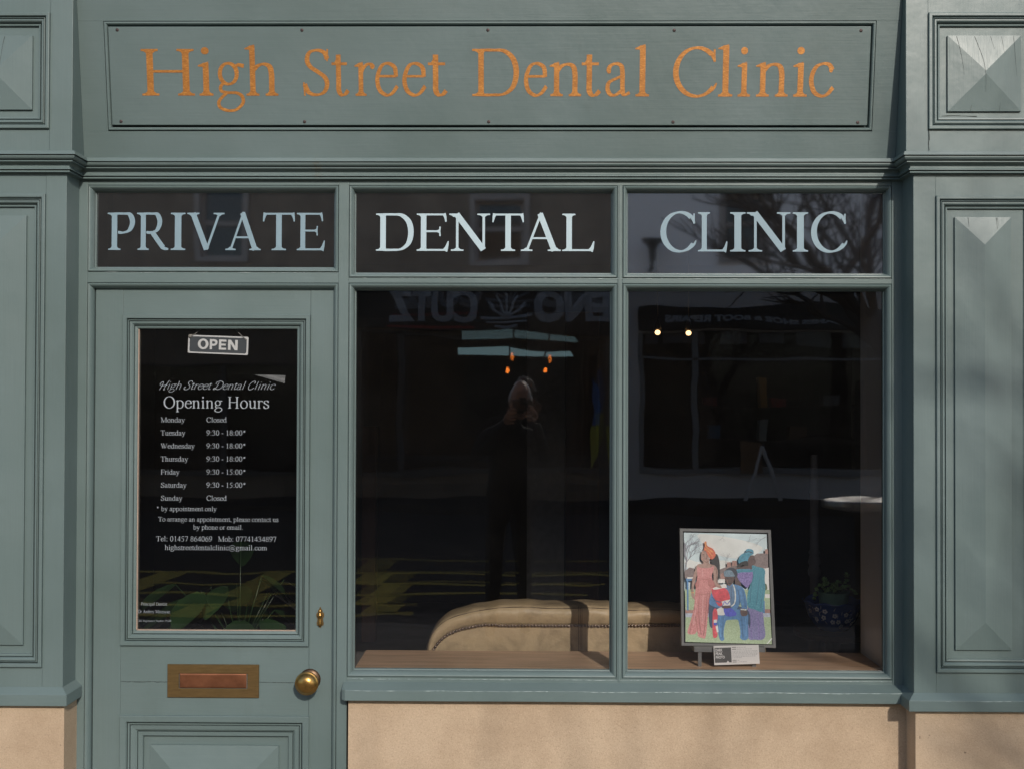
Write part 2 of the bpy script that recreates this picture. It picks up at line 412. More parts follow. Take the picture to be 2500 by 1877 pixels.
def g_sym(p, ch):
    L, h = p.L, p.h
    if ch == '0': p.ell(250, 331, 190 - L * .2, 330, thick=L); return 500
    if ch == '1': p.l((262, 0), (262, 660), L); p.ser(262, 0, 1, 120, 120, L); p.wedge(120, 585, 130, 50, h * .6, h * 1.6); return 500
    if ch == '3': p.c([(70, 540), (130, 640), (240, 655), (350, 600), (345, 480), (215, 370)], thick=L); p.c([(190, 365), (320, 340), (400, 220), (350, 60), (210, 5), (70, 30)], thick=L); p.dot(80, 45, L * .42); return 500
    if ch == '4': p.l((340, 0), (340, 665), L); p.l((330, 655), (40, 190), h * 1.2); p.l((30, 182), (465, 182), h * 2); return 500
    if ch == '5': p.l((150, 620), (420, 640), L * .85); p.l((160, 640), (95, 400), h * 1.1); p.c([(95, 395), (230, 390), (350, 310), (380, 180), (310, 40), (180, 2), (60, 40)], thick=L); return 500
    if ch == '6': p.c([(430, 665), (270, 600), (140, 460), (75, 240), (130, 60), (255, 5), (380, 60), (425, 200), (370, 350), (255, 390), (120, 330)], thick=L); return 500
    if ch == '7': p.l((50, 625), (450, 625), L * .8); p.l((430, 630), (220, 0), h * 1.7); p.wedge(55, 625, -20, -110, h * 1.4, h * .5); return 500
    if ch == '8': p.ell(250, 500, 140, 150, thick=L * .85); p.ell(250, 175, 170, 168, thick=L * .9); return 500
    if ch == '9': p.c([(60, -10), (220, 50), (360, 190), (425, 410), (370, 600), (245, 660), (120, 600), (75, 460), (130, 310), (245, 270), (380, 330)], thick=L); return 500
    if ch == '.': p.dot(120, 45, L * .62); return 250
    if ch == ',': p.dot(120, 45, L * .6); p.stroke([(145, 45), (135, -60), (85, -120)], w=(L * .6, h * .5)); return 250
    if ch == ':': p.dot(135, 45, L * .62); p.dot(135, 400, L * .62); return 278
    if ch == '-': p.l((40, 225), (290, 225), L * .8); return 333
    if ch == '*':
        for a in (90, 30, 150): p.l((250 + 150 * math.cos(R(a)), 510 + 150 * math.sin(R(a))), (250 - 150 * math.cos(R(a)), 510 - 150 * math.sin(R(a))), h * 1.7)
        return 500
    if ch == '@':
        p.ell(460, 250, 400, 410, 25 - 360, -30, thick=h * 1.3); p.ell(440, 240, 140, 170, thick=h * 2); p.c([(590, 420), (560, 200), (590, 80), (700, 100), (820, 260)], w=h * 1.3); return 921
    return None
SCRIPT = {  # flowing hand capitals, sheared afterwards
    'H': ([[(60, 330), (20, 440), (90, 600), (220, 600), (230, 400), (200, 180), (150, -40)], [(640, 720), (560, 520), (500, 250), (480, -20), (560, 20)], [(130, 300), (330, 320), (620, 380)]], 640),
    'S': ([[(470, 560), (430, 680), (280, 690), (170, 580), (230, 440), (380, 320), (410, 150), (290, 10), (100, 0), (0, 90), (30, 210), (110, 190)]], 480),
    'D': ([[(250, 600), (230, 380), (170, 120), (60, 10), (0, 60), (60, 140), (220, 40), (420, 20), (620, 180), (640, 430), (500, 640), (250, 690), (60, 580), (60, 440)]], 680),
    'C': ([[(380, 480), (430, 600), (370, 690), (200, 640), (60, 440), (40, 200), (150, 20), (330, 20), (500, 160)]], 500),
}
def glyph(ch, pen_args, script=False):
    p = Pen(**pen_args)
    if script and ch in SCRIPT:
        st, adv = SCRIPT[ch]
        for s_ in st: p.c(s_, w=p.h * 1.5)
        p.adv = adv; return p
    if ch == ' ': p.adv = 250; return p
    a = g_caps(p, ch)
    if a is None: a = g_low(p, ch)
    if a is None: a = g_sym(p, ch)
    p.adv = a or 500
    return p
def emit_glyph(mb, strips, fx, y0, eps=1.2e-5, jit=0.0):
    """fx maps glyph coordinates to (x,z); every strip gets its own sheet a hair above the last"""
    for k, st in enumerate(strips):
        vs = []; n = len(st)
        for i, (a, b) in enumerate(st):
            for q in (a, b):
                x, z = fx(q[0] + random.uniform(-jit, jit), q[1] + random.uniform(-jit, jit))
                vs.append((x, y0 - (k * 3 + i * .04) * eps, z))
        mb.add(vs, [(2 * i, 2 * i + 1, 2 * i + 3, 2 * i + 2) for i in range(n - 1)])
def bbox(strips):
    xs = [q[0] for s_ in strips for pr in s_ for q in pr]; return min(xs), max(xs)
def fit_word(mb, spec, y, zb, zc, pen, jit=0.0, mapx=None, capk=662):
    """spec = (char, left, right) ink edges already in metres; zb baseline, zc cap height line"""
    for i, (ch, l, r) in enumerate(spec):
        p = glyph(ch, pen); a, b = bbox(p.out); k = (zc - zb) / capk
        emit_glyph(mb, p.out, lambda gx, gy: (l + (gx - a) / (b - a) * (r - l), zb + gy * k), y, jit=jit)
def text_line(mb, s_, x0, x1, zb, size, y, pen, script=False, center=False):
    """x0..x1 metres is the extent of the line; size = em in metres"""
    x = 0; gl = []
    for ch in s_:
        p = glyph(ch, pen, script); gl.append((p, x)); x += p.adv * (.92 if script and ch.islower() else 1)
    k = (x1 - x0) / x
    sh = pen.get('shear', 0)
    for p, gx0 in gl:
        emit_glyph(mb, p.out, lambda gx, gy: (x0 + (gx0 + gx + sh * gy) * k, zb + gy * size / 1000), y)
def sans_mesh(mb, txt, fx, y, bold=.02, mirror=False, eps=0):
    """plain sans lettering from Blender's built-in typeface, as flat mesh; fx maps (u in 0..1, v in cap heights)"""
    cu = bpy.data.curves.new('t', 'FONT'); cu.body = txt; cu.offset = bold; cu.resolution_u = 3
    o = bpy.data.objects.new('t', cu); COL.objects.link(o)
    dg = bpy.context.evaluated_depsgraph_get(); me = bpy.data.meshes.new_from_object(o.evaluated_get(dg))
    xs = [v.co.x for v in me.vertices]; ys = [v.co.y for v in me.vertices]
    a, b, lo, hi = min(xs), max(xs), min(ys), max(ys)
    vs = []
    for v in me.vertices:
        x, z = fx((v.co.x - a) / (b - a), (v.co.y - lo) / (hi - lo)); vs.append((x, y, z))
    mb.add(vs, [tuple(p.vertices) for p in me.polygons])
    bpy.data.objects.remove(o); bpy.data.curves.remove(cu); bpy.data.meshes.remove(me)
# ================================================================ THE SHOP FRONT
D0 = WZ(1714, 1500, -.045)           # underside of the window sill
shop = thing('clinic_building', (0.35, 0.2, 0), 'sage green painted wooden Victorian shop front with black windows standing on pale buff stone', 'shop')
YP, YB = -.10, -.12
def moulding_profile(w, y, rise=.010, sink=.012, n=1):
    """picture-frame moulding: proud rounded bead, quirk, ogee and small step down to the sunk field"""
    return [(0, y), (0, y - rise), (w * .05, y - rise - .001), (w * .24, y - rise - .001), (w * .30, y - rise + .002), (w * .31, y - rise + .013), (w * .39, y - rise + .013), (w * .395, y - rise + .004),
            (w * .44, y - rise + .003), (w * .455, y - rise + .012), (w * .51, y - rise + .012), (w * .515, y - rise + .005), (w * .62, y - rise + .005), (w * .70, y - rise + .008), (w * .76, y - rise + .013),
            (w * .765, y - rise + .021), (w * .84, y - rise + .021), (w * .845, y - rise + .013), (w * .97, y - rise + .014), (w, y - rise + .016), (w, y + sink + .004)]
def pilaster(name, l, t, r, b, ml, mt, mr, mb_, rl, rt, rr, rb, y, mw, yback, zt, zb, label, sides):
    """panelled post: px edges of body, moulding and raised panel, all measured on its front"""
    x0, _, x1, _ = rect(l, t, r, b, y)
    mx0, mz0, mx1, mz1 = rect(ml, mt, mr, mb_, y); rx0, rz0, rx1, rz1 = rect(rl, rt, rr, rb, y)
    m = MB(); m.box(x0, mx0, y, yback, zb, zt, .0012); m.box(mx1, x1, y, yback, zb, zt, .0012)
    m.box(mx0 + .0004, mx1 - .0004, y + .0005, yback - .01, mz1, zt - .0005); m.box(mx0 + .0004, mx1 - .0004, y + .0005, yback - .01, zb + .0005, mz0)
    m.box(mx0 - .001, mx1 + .001, y + .014, yback - .012, mz0 - .001, mz1 + .001)
    o = m.build(name, 'paintV', shop); tag(o, label)
    f = MB(); f.frame(mx0, mz0, mx1, mz1, moulding_profile(mw, y, .008, .010)); f.build('panel_moulding', 'paintH', o)
    h = MB(); h.hip(rx0, rz0, rx1, rz1, y + .0138, y + .006, y - .008); h.build('raised_panel', 'paintV', o)
    return o
# lower pilasters
zc0 = 2.350
pilaster('pilaster', -199, 470, 158, 1650, -146, 475, 107.5, 1626, -94, 526, 58, 1574, YP, .040, .03, zc0 + .01, WZ(1678, 80, YP), 'sage green pilaster with tall raised panel beside the door', 0)
pilaster('pilaster', 2230.5, 470, 2588, 1650, 2285, 479.5, 2536, 1640, 2334, 530, 2472, 1587, YP, .040, .03, zc0 + .01, WZ(1692, 2420, YP), 'sage green pilaster with tall raised panel, darker and more weathered, beside the CLINIC window', 0)
# upper blocks with square pyramids
zct = 2.418
pilaster('entablature_block', -215, 20, 177, 380, -160, 33, 122, 315, -113, 86, 76.6, 267, YB, .040, .03, 3.08, zct - .01, 'block with pyramid raised panel over the door side pilaster', 0)
pilaster('entablature_block', 2211.7, 20, 2604, 380, 2266, 33, 2544, 317, 2315.6, 86, 2495, 271, YB, .040, .03, 3.08, zct - .01, 'cracked block with pyramid raised panel over the window side pilaster', 0)
XL, XR = WX(159, 900, YP), WX(2230, 900, YP)
XLf, XRf = WX(-199, 900, YP), WX(2588, 900, YP)
# cornice
prof = [(-.01, .002), (.041, .0), (.0418, -.0008), (.0458, -.0122), (.0455, -.0126), (.036, -.0127), (.036, -.0155), (.041, -.0157), (.041, -.019), (.038, -.0235), (.033, -.0265), (.024, -.0268), (.024, -.029), (.031, -.0292), (.031, -.0325), (.020, -.033),
        (.0155, -.037), (.0135, -.042), (.0155, -.048), (.020, -.0520), (.0208, -.0545), (.0205, -.0555), (.011, -.0557), (.011, -.0580), (.0145, -.0582), (.0168, -.0635), (.008, -.064), (-.004, -.066), (-.01, -.068)]
plan = [(XLf, YP, -1), (XL, YP, 1), (XL, 0, 1), (XR, 0, -1), (XR, YP, -1), (XRf, YP, 1)]
m = MB(); rs = []
for (x, y, sx) in plan: rs.append([(x + sx * o, y - o, zct + dz) for o, dz in prof])
m.rings(rs, closed=False)
tag(m.build('cornice', 'paintH', shop), 'moulded cornice stepping out round the pilasters')
# fascia: leans outwards
ya, yb_ = -.022, -.092
def fz(u): return zct - .005 + u
SL = (yb_ - ya) / (WZ(0, 1275, yb_) - zct)
TH = math.atan(-SL)
def FP(px, py, off=0.0):
    """pixel -> (x, distance up the leaning board)"""
    d = ray(px, py); n = Vector((0, math.cos(TH), math.sin(TH))); p0 = Vector((0, ya, zct)) - n * off
    t = (p0 - EYE).dot(n) / d.dot(n); q = EYE + d * t
    return q.x, (q.z - zct + off * math.sin(TH)) / math.cos(TH)
def FX(x, y, v):
    """board space (x, out-of-board -y, up) -> world"""
    return (x, ya - v * math.sin(TH) + y * math.cos(TH), zct + v * math.cos(TH) + y * math.sin(TH))
fx0, fx1 = WX(176.6, 200, YB), WX(2212, 200, YB)
o0 = (FP(255, 50.5)[0] + FP(261, 321)[0]) / 2; o1 = (FP(2140, 52)[0] + FP(2130, 322)[0]) / 2
ov1 = (FP(255, 50.6)[1] + FP(2140, 52)[1]) / 2; ov0 = (FP(262, 321)[1] + FP(2130, 322)[1]) / 2
m = MB(FX)
m.box(fx0 + .001, fx1 - .001, 0, .03, ov1, .66); m.box(fx0 + .001, fx1 - .001, 0, .03, -.03, ov0)
m.box(fx0 + .001, o0, .0004, .03, ov0 + .0003, ov1 - .0003); m.box(o1, fx1 - .001, .0004, .03, ov0 + .0003, ov1 - .0003); m.box(o0 - .001, o1 + .001, .018, .029, ov0 - .001, ov1 + .001)
fas = m.build('fascia', 'paintS', shop); tag(fas, 'wide leaning fascia board round the painted sign')
m = MB(FX); m.frame(o0, ov0, o1, ov1, [(0, .014), (.0026, .014), (.0028, -.002), (.0045, -.0048), (.0085, -.005), (.0115, -.002), (.0132, .004), (.0136, .019)])
m.build('bead', 'paintH', fas)
# door, frame and windows ---------------------------------------------------
m = MB(); zt = 2.40
zfb = 0.02
def stile(mb, l, r, z0, z1, y=0, t=.07): mb.box(l, r, y, y + t, z0, z1, .0015)
xA, xB = WX(190, 1000), WX(2203, 1000)
bx = {'d0': WX(214, 600), 'd1': WX(826.6, 600), 'w0': WX(851.6, 600), 'w1': WX(1507, 900), 'w2': WX(1519.3, 900), 'w3': WX(2178, 900)}
zr = {'t': WZ(453.5), 'db': WZ(665, 520), 'dt': WZ(691, 520), 'wb': WZ(679.5, 1400), 'wt': WZ(692.5, 1400), 'bb': WZ(1655, 1500), 'rb': WZ(1668, 1500)}
stile(m, xA - .03, bx['d0'], 0, zt); fr = m.build('window_frame', 'paintV', shop); tag(fr, 'painted frame of the door, windows and transom lights')
for q_ in ((bx['d1'], bx['w0'], 0), (bx['w3'], xB + .03, D0)): m = MB(); stile(m, q_[0], q_[1], q_[2], zt); m.build('stile', 'paintV', fr)
m = MB()
m.box(bx['w1'], bx['w2'], 0, .07, zr['bb'] - .004, zr['t'] + .001, .0015)
m.box((bx['w1'] + bx['w2']) / 2 - .0035, (bx['w1'] + bx['w2']) / 2 + .0035, -.0025, .01, zr['bb'] - .010, zr['t'], .0008)
m.build('mullion', 'paintV', fr)
for q_ in ((bx['d0'], bx['d1'], zr['t'], zt), (bx['w0'], bx['w3'], zr['t'], zt), (bx['d0'], bx['d1'], zr['dt'], zr['db']), (bx['w0'], bx['w1'], zr['wt'], zr['wb']), (bx['w2'], bx['w3'], zr['wt'], zr['wb']), (bx['w0'], bx['w3'], D0, zr['bb'] - .0048)):
    m = MB(); m.box(q_[0], q_[1], .0005, .07, q_[2], q_[3], .0015); m.build('rail', 'paintH', fr)
def bead(x0, z0, x1, z1, w=.022):
    f = MB(); k = w / .022
    f.frame(x0, z0, x1, z1, [(0, .007), (.0018 * k, .007), (.0020 * k, -.0010), (.0045 * k, -.0032), (.0080 * k, -.0022), (.0115 * k, .0010), (.0145 * k, .0055), (.0168 * k, .0115), (.0178 * k, .0170), (.0180 * k, .0235), (.0198 * k, .0240), (.0212 * k, .0250), (.0216 * k, .040)])
    return f
bead(bx['d0'], zr['db'], bx['d1'], zr['t'], .0205).build('glazing_bead', 'paintH', fr)
bead(bx['w0'], zr['wb'], bx['w1'], zr['t'], .0205).build('glazing_bead', 'paintH', fr)
bead(bx['w2'], zr['wb'], bx['w3'], zr['t'], .0205).build('glazing_bead', 'paintH', fr)
for xa_, xb_ in ((bx['w0'], bx['w1']), (bx['w2'], bx['w3'])): mm_ = MB(); mm_.box(xa_, xb_, .003, .03, zr['bb'] - .006, zr['bb'] + .002); mm_.build('rail', 'paintH', fr)
bead(bx['w0'], zr['bb'], bx['w1'], zr['wt'], .0225).build('glazing_bead', 'paintH', fr)
bead(bx['w2'], zr['bb'], bx['w3'], zr['wt'], .0225).build('glazing_bead', 'paintH', fr)
f = MB(); f.frame(bx['d0'], -.3, bx['d1'], zr['dt'], [(0, .007), (.0018, .007), (.0020, -.0010), (.0045, -.0032), (.0080, -.0022), (.0115, .0010), (.0145, .0055), (.0168, .0115), (.0178, .0170), (.0180, .030)])
f.build('door_stop_bead', 'paintV', fr)
GY = .030
def pane(x0, z0, x1, z1, name, label, mat='glassT', y=GY, tx=0, tz=0):
    g = MB(); nx = nz = 2
    def yy(x, z): return y + (z - (z0 + z1) / 2) * math.tan(tx) + (x - (x0 + x1) / 2) * math.tan(tz)
    g.add([(x0, yy(x0, z0), z0), (x1, yy(x1, z0), z0), (x1, yy(x1, z1), z1), (x0, yy(x0, z1), z1)], [(0, 1, 2, 3)])
    o = g.build(name, mat, shop); tag(o, label); return o
G = .018
pT = pane(bx['d0'] + G, zr['db'] + G, bx['d1'] - G, zr['t'] - G, 'transom_pane', 'transom light lettered PRIVATE above the door', tx=R(.0))
pD = pane(bx['w0'] + G, zr['wb'] + G, bx['w1'] - G, zr['t'] - G, 'transom_pane', 'transom light lettered DENTAL above the middle window', tz=R(.0))
pC = pane(bx['w2'] + G, zr['wb'] + G, bx['w3'] - G, zr['t'] - G, 'transom_pane', 'transom light lettered CLINIC above the window with the framed photograph')
for a, b, l in ((bx['w0'], bx['w1'], 'dark shop window pane in front of the leather sofa'), (bx['w2'], bx['w3'], 'dark shop window pane in front of the framed photograph')):
    o = pane(a + G, zr['bb'] + G, b - G, zr['wt'] - G, 'window_pane', l, 'glass', y=GY + .002)
    g = MB(); z0, z1, x0, x1 = zr['bb'] + G, zr['wt'] - G, a + G, b - G; t = math.tan(R(.46)); tzz = -math.tan(R(.16))
    if a < 0: g.add([(x, GY + .019 - (z - (z0 + z1) / 2) * t + (x - (x0 + x1) / 2) * tzz, z) for x, z in ((x0, z0), (x1, z0), (x1, z1), (x0, z1))], [(0, 1, 2, 3)]); g.build('inner_pane', 'glass2', o)
# vinyl words
CAPP = dict(cap=100, low=82, hair=33, serif=25)
def word(par, spec, pb, pt, mat, y=GY - .0012):
    w = MB(); zb, z1 = WZ(pb, spec[0][1], y), WZ(pt, spec[0][1], y)
    fit_word(w, [(c, WX(l, (pb + pt) / 2, y), WX(r, (pb + pt) / 2, y)) for c, l, r in spec], y, zb, z1, CAPP)
    return w.build('lettering', mat, par)
M['vinyl_blue'] = simple('blue_grey_vinyl', (.235, .335, .39), .35, var=.03)
M['vinyl_pale'] = simple('pale_vinyl', (.45, .57, .62), .35, var=.03)
word(pT, [('P', 262.7, 329.7), ('R', 334.5, 411.4), ('I', 417, 452.5), ('V', 457, 548), ('A', 550.6, 636.7), ('T', 641.8, 720), ('E', 724.7, 793.4)], 611, 520, 'vinyl_blue')
word(pD, [('D', 918, 1010), ('E', 1017.4, 1095.9), ('N', 1096.8, 1196.5), ('T', 1202, 1279), ('A', 1271.8, 1369), ('L', 1372.8, 1451.3)], 613, 522, 'vinyl_pale')
word(pC, [('C', 1612.3, 1700.6), ('L', 1704, 1776), ('I', 1782.6, 1820), ('N', 1823.4, 1929.7), ('I', 1935.4, 1973), ('C', 1980, 2069)], 614.6, 518.7, 'vinyl_blue')
# door -------------------------------------------------------------------------
DY = .020
dx0, dx1 = WX(230.5, 1200, DY), WX(815.5, 1200, DY); dz1 = WZ(704, 520, DY); dz0 = .03
gx0, gz0, gx1, gz1 = rect(296, 768, 755, 1576, DY - .008)
px0, pz1_, px1 = WX(291.5, 1800, DY - .008), WZ(1747, 520, DY - .008), WX(753.5, 1800, DY - .008)
pz0 = .20
m = MB(); m.box(dx0, gx0 - .0006, DY, DY + .045, dz0, dz1, .0012); m.box(gx1 + .0006, dx1, DY, DY + .045, dz0, dz1, .0012)
door = m.build('door', 'paintV', shop); tag(door, 'sage green half glazed panelled door with brass furniture')
zcr = WZ(1664, 520, DY)
for a_, b_ in ((gz1, dz1), (zcr + .0004, gz0), (pz1_, zcr - .0004), (dz0, pz0)):
    m = MB(); m.box(gx0, gx1, DY + .0005, DY + .045, a_, b_); m.build('door_rail', 'paintH', door)
w = .047
m = MB(); m.frame(gx0, gz0, gx1, gz1, [(0, DY + .002), (0, DY - .008), (.0015, DY - .0095), (.013, DY - .0095), (.0150, DY - .006), (.0152, DY + .005), (.0180, DY + .005), (.0182, DY - .004), (.0205, DY - .004), (.0207, DY + .006), (.0232, DY + .006), (.0234, DY - .002),
          (.030, DY - .001), (.035, DY + .004), (.0352, DY + .013), (.0380, DY + .013), (.0382, DY + .007), (.0445, DY + .009), (.0465, DY + .011), (.0468, DY + .034)])
m.build('glazing_moulding', 'paintH', door)
M['bare_wood'] = simple('pale_putty_line', (.42, .31, .24), .7)
m = MB(); gl_in = .0468; m.box(gx0 + gl_in - .001, gx0 + gl_in + .0026, DY + .013, DY + .02, gz0 + gl_in, gz1 - gl_in); m.box(gx0 + gl_in, gx1 - gl_in, DY + .013, DY + .02, gz0 + gl_in - .001, gz0 + gl_in + .0025)
m.build('putty_line', 'bare_wood', door)
g = MB(); yy = DY + .022; g.add([(gx0 + .04, yy, gz0 + .04), (gx1 - .04, yy, gz0 + .04), (gx1 - .04, yy, gz1 - .04), (gx0 + .04, yy, gz1 - .04)], [(0, 1, 2, 3)]); g.build('door_pane', 'glass', door)
m = MB(); m.frame(px0, pz0, px1, pz1_, [(0, DY + .002), (0, DY - .008), (.002, DY - .0095), (.020, DY - .0085), (.0230, DY - .004), (.0232, DY + .006), (.0262, DY + .006), (.0264, DY - .002), (.0310, DY - .001), (.0312, DY + .009), (.0342, DY + .009), (.0344, DY + .001),
          (.048, DY + .003), (.054, DY + .008), (.0542, DY + .016), (.0575, DY + .016), (.0577, DY + .009), (.070, DY + .010), (.072, DY + .012), (.073, DY + .024)])
m.build('panel_moulding', 'paintH', door)
m = MB(); m.box(px0 + .06, px1 - .06, DY + .022, DY + .04, pz0 + .06, pz1_ - .06)
rx0, rx1, rz1 = WX(366, 1850, DY + .01), WX(679.5, 1850, DY + .01), WZ(1819, 520, DY + .01)
m.hip(rx0, pz0 + .10, rx1, rz1, DY + .022, DY + .014, DY - .006); m.build('raised_panel', 'paintH', door)
# brass
M['brass'] = simple('aged_brass', (.46, .27, .085), .30, 1.0, .22, 55, bmp=.0006, bscale=40)
M['brass_dark'] = simple('dull_brass_plate', (.20, .128, .052), .46, .75, .15, 25, bmp=.0003, bscale=200, mscale=(1, 1, 8))
M['copper'] = simple('worn_copper_flap', (.33, .135, .07), .36, .8, .28, 18)
M['dark_brass'] = simple('tarnished_rose', (.10, .06, .035), .4, .8, .2, 30)
lx0, lz0, lx1, lz1 = rect(408.5, 1621, 632, 1702, DY - .004); qx0, qz0, qx1, qz1 = rect(436.5, 1642, 603, 1680, DY - .004)
ix, iz = qx0 - lx0, qz0 - lz0
m = MB(); m.rings([[(lx0 + i, y, lz0 + j), (lx1 - i, y, lz0 + j), (lx1 - i, y, lz1 - j), (lx0 + i, y, lz1 - j)] for i, j, y in ((0, 0, DY), (0, 0, DY - .004), (.0012, .0012, DY - .0052), (ix - .001, iz - .001, DY - .0052), (ix, iz, DY - .0045), (ix, iz, DY + .002))])
lb = m.build('letterbox_plate', 'brass_dark', door)
m = MB(); m.frame(qx0 + .002, qz0 + .002, qx1 - .002, qz1 - .002, [(0, DY + .001), (0, DY - .0022), (.003, DY - .0036), (.006, DY - .0040), (.0080, DY - .0042)]); m.box(qx0 + .0095, qx1 - .0095, DY - .0043, DY, qz0 + .0095, qz1 - .0095)
m.build('letterbox_flap', 'copper', door, smooth=False)
kx, kz = WX(756.6, 1657, DY), WZ(1657.6, 756, DY)
m = MB(); m.smooth = True; m.lathe(kx, 0, [(.0, DY - .008), (.020, DY - .009), (.026, DY - .008), (.031, DY - .005), (.0345, DY - .003), (.036, DY)], 40, 'Y', kz); m.build('knob_rose', 'dark_brass', door)
m = MB(); m.smooth = True
m.lathe(kx, 0, [(.0, DY - .078), (.010, DY - .0772), (.020, DY - .0745), (.028, DY - .069), (.0330, DY - .062), (.0352, DY - .0575), (.0372, DY - .0572), (.0385, DY - .055), (.0388, DY - .050), (.037, DY - .047), (.030, DY - .040), (.022, DY - .033), (.016, DY - .026), (.014, DY - .018), (.017, DY - .012), (.021, DY - .008)], 44, 'Y', kz)
m.build('door_knob', 'brass', door)
ex, ez1, ez0 = WX(782, 1505, DY), WZ(1480.6, 782, DY), WZ(1531, 782, DY); eh = ez1 - ez0
pr = [(0, 0), (.0035, .001), (.0045, .006), (.0105, .008), (.0115, .016), (.0095, .022), (.0090, .030), (.0125, .037), (.0128, .046), (.0075, .052), (.0072, .057), (.003, .062), (.002, .067), (0, .068)]
k = eh / .068
m = MB(); m.prism([(ex + a * k, ez0 + b * k) for a, b in pr] + [(ex - a * k, ez0 + b * k) for a, b in pr[::-1][1:-1]], DY - .002, DY); m.build('keyhole_plate', 'brass_dark', door)
m = MB(); m.smooth = True; cz = [(0, .006), (.0058, .008), (.0062, .014), (.0048, .022), (.0036, .030), (.0034, .032), (.0060, .035), (.0078, .040), (.0068, .0455), (.0038, .048), (.0042, .051), (.0040, .056), (.0022, .060), (0, .062)]
m.lathe(ex, DY - .006, [(a * k, ez0 + b * k) for a, b in cz], 20); m.build('keyhole_cover', 'brass', door)
# sill, base sills, stone ------------------------------------------------------
sx0 = WX(833, 1700, -.045); z_a, z_b = WZ(1666.5, 1500, 0), WZ(1687.5, 1500, -.045)
m = MB(); P = lambda x, e=0: [(x, .0, z_a), (x, -.0445 + e, z_b), (x, -.0455 + e, z_b - .0015), (x, -.0455 + e, D0 + .002), (x, -.0435 + e, D0), (x, .0, D0)]
xe = XR + .004
rr_ = [P(sx0, .010), P(sx0 + .012), *[[(x, y + .0007 * math.sin(9 * x + 1), z + (.0006 * math.sin(17 * x) + .0004 * math.sin(41 * x) if 0 < i < 3 else 0)) for i, (x, y, z) in enumerate(P(sx0 + .012 + (xe - sx0 - .012) * k_ / 60))] for k_ in range(1, 61)]]
m.rings(rr_, True, (True, True)); tag(m.build('window_sill', 'paintH', shop), 'long projecting painted sill below the shop window')
for (xi, xo, sgn, lp) in ((XL, XLf, 1, ((1676, 80), (1694.5, 80), (1723, 80))), (XR, XRf, -1, ((1691, 2400), (1710, 2400), (1737.5, 2400)))):
    za, zb2, zc2 = WZ(lp[0][0], lp[0][1], YP), WZ(lp[1][0], lp[1][1], YP - .022), WZ(lp[2][0], lp[2][1], YP - .022)
    m = MB(); pf = [(-.02, za + .001), (0, za), (.0215, zb2), (.0225, zb2 - .0015), (.0225, zc2 + .002), (.021, zc2), (-.02, zc2)]
    m.rings([[(x + sg * o, y - (o if y < -.05 else 0), z) for o, z in pf] for x, y, sg in ((xo, YP, -sgn), (xi, YP, sgn), (xi, .0, sgn))], closed=False)
    tag(m.build('base_sill', 'paintH', shop), 'sloping painted base block under the %s pilaster' % ('door side' if sgn > 0 else 'window side'))
    xst = WX(156, 1800, YP) if sgn > 0 else WX(2234.8, 1800, YP)
    m = MB(); m.box(xst, xo, YP, .2, 0, zc2 + .001, .002); tag(m.build('stone_plinth', 'stone', shop), 'buff sandstone plinth under the %s pilaster' % ('door side' if sgn > 0 else 'window side'))
m = MB(); m.box(WX(849.5, 1800, -.015), WX(2236, 1800, YP), -.015, .2, 0, D0 + .003, .0015)
tag(m.build('stall_riser', 'stone', shop), 'speckled buff stone wall below the window sill')
# masonry of the house and neighbours
M['housewall'] = stone('house_wall', .8)
m = MB(); m.box(-5.5, 6, -.16, .25, 3.09, 7.5); m.box(-5.5, XLf - .004, -.06, .25, 0, 3.086); m.box(XRf + .004, 6, -.06, .25, 0, 3.086)
m.build('house_wall', 'housewall', shop)
m = MB(); m.box(XLf - .03, XRf + .03, -.20, -.1605, 3.12, 3.20, .004); m.build('upper_cornice', 'paintH', shop)
# room behind the glass
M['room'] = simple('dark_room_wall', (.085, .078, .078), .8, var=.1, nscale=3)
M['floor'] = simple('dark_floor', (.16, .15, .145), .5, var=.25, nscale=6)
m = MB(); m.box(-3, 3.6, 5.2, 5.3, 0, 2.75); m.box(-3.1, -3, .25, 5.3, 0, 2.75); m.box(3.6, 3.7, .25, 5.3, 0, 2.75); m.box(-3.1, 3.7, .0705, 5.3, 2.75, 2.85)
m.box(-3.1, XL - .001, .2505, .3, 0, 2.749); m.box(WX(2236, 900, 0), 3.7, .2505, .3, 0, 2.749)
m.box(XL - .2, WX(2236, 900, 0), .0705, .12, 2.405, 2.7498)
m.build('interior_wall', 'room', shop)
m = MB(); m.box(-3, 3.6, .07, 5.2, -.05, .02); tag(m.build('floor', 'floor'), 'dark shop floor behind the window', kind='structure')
# window board + painted reveal at the right
M['board'] = simple('varnished_board', (.62, .41, .27), .42, var=.22, nscale=1.0, mscale=(5, 60, 60), bmp=.0004, bscale=1)
zbd = WZ(1632.5, 1300, .05) + .003
xb0, xb1 = WX(867, 1632, .05), WX(2161, 1637, .045)
m = MB(); m.add([], []); m.prism([(0, 0)], 0, 0) if False else None
bm_ = [(xb0, .045), (xb0, .31), (xb1, .31), (xb1, .045)]
m.add([(x, y, z) for z in (zbd, zbd - .03) for x, y in bm_], [(0, 1, 2, 3), (4, 5, 6, 7), (0, 1, 5, 4), (1, 2, 6, 5), (2, 3, 7, 6), (3, 0, 4, 7)])
tag(m.build('window_board', 'board', shop), 'brown varnished wooden window board inside the glass')
m = MB(); m.box(-.75, 1.25, .071, .12, D0 - .6, zbd - .0305); m.box(xb0 - .06, xb1, .121, .16, 0, zbd - .0305); m.build('board_backing', 'room', shop)
M['reveal'] = simple('grey_reveal', (.66, .70, .76), .6, var=.05, nscale=3)
m = MB(); m.box(xb1 + .0005, xb1 + .03, .045, .31, zbd - .03, 2.70); m.build('window_reveal', 'reveal', shop)
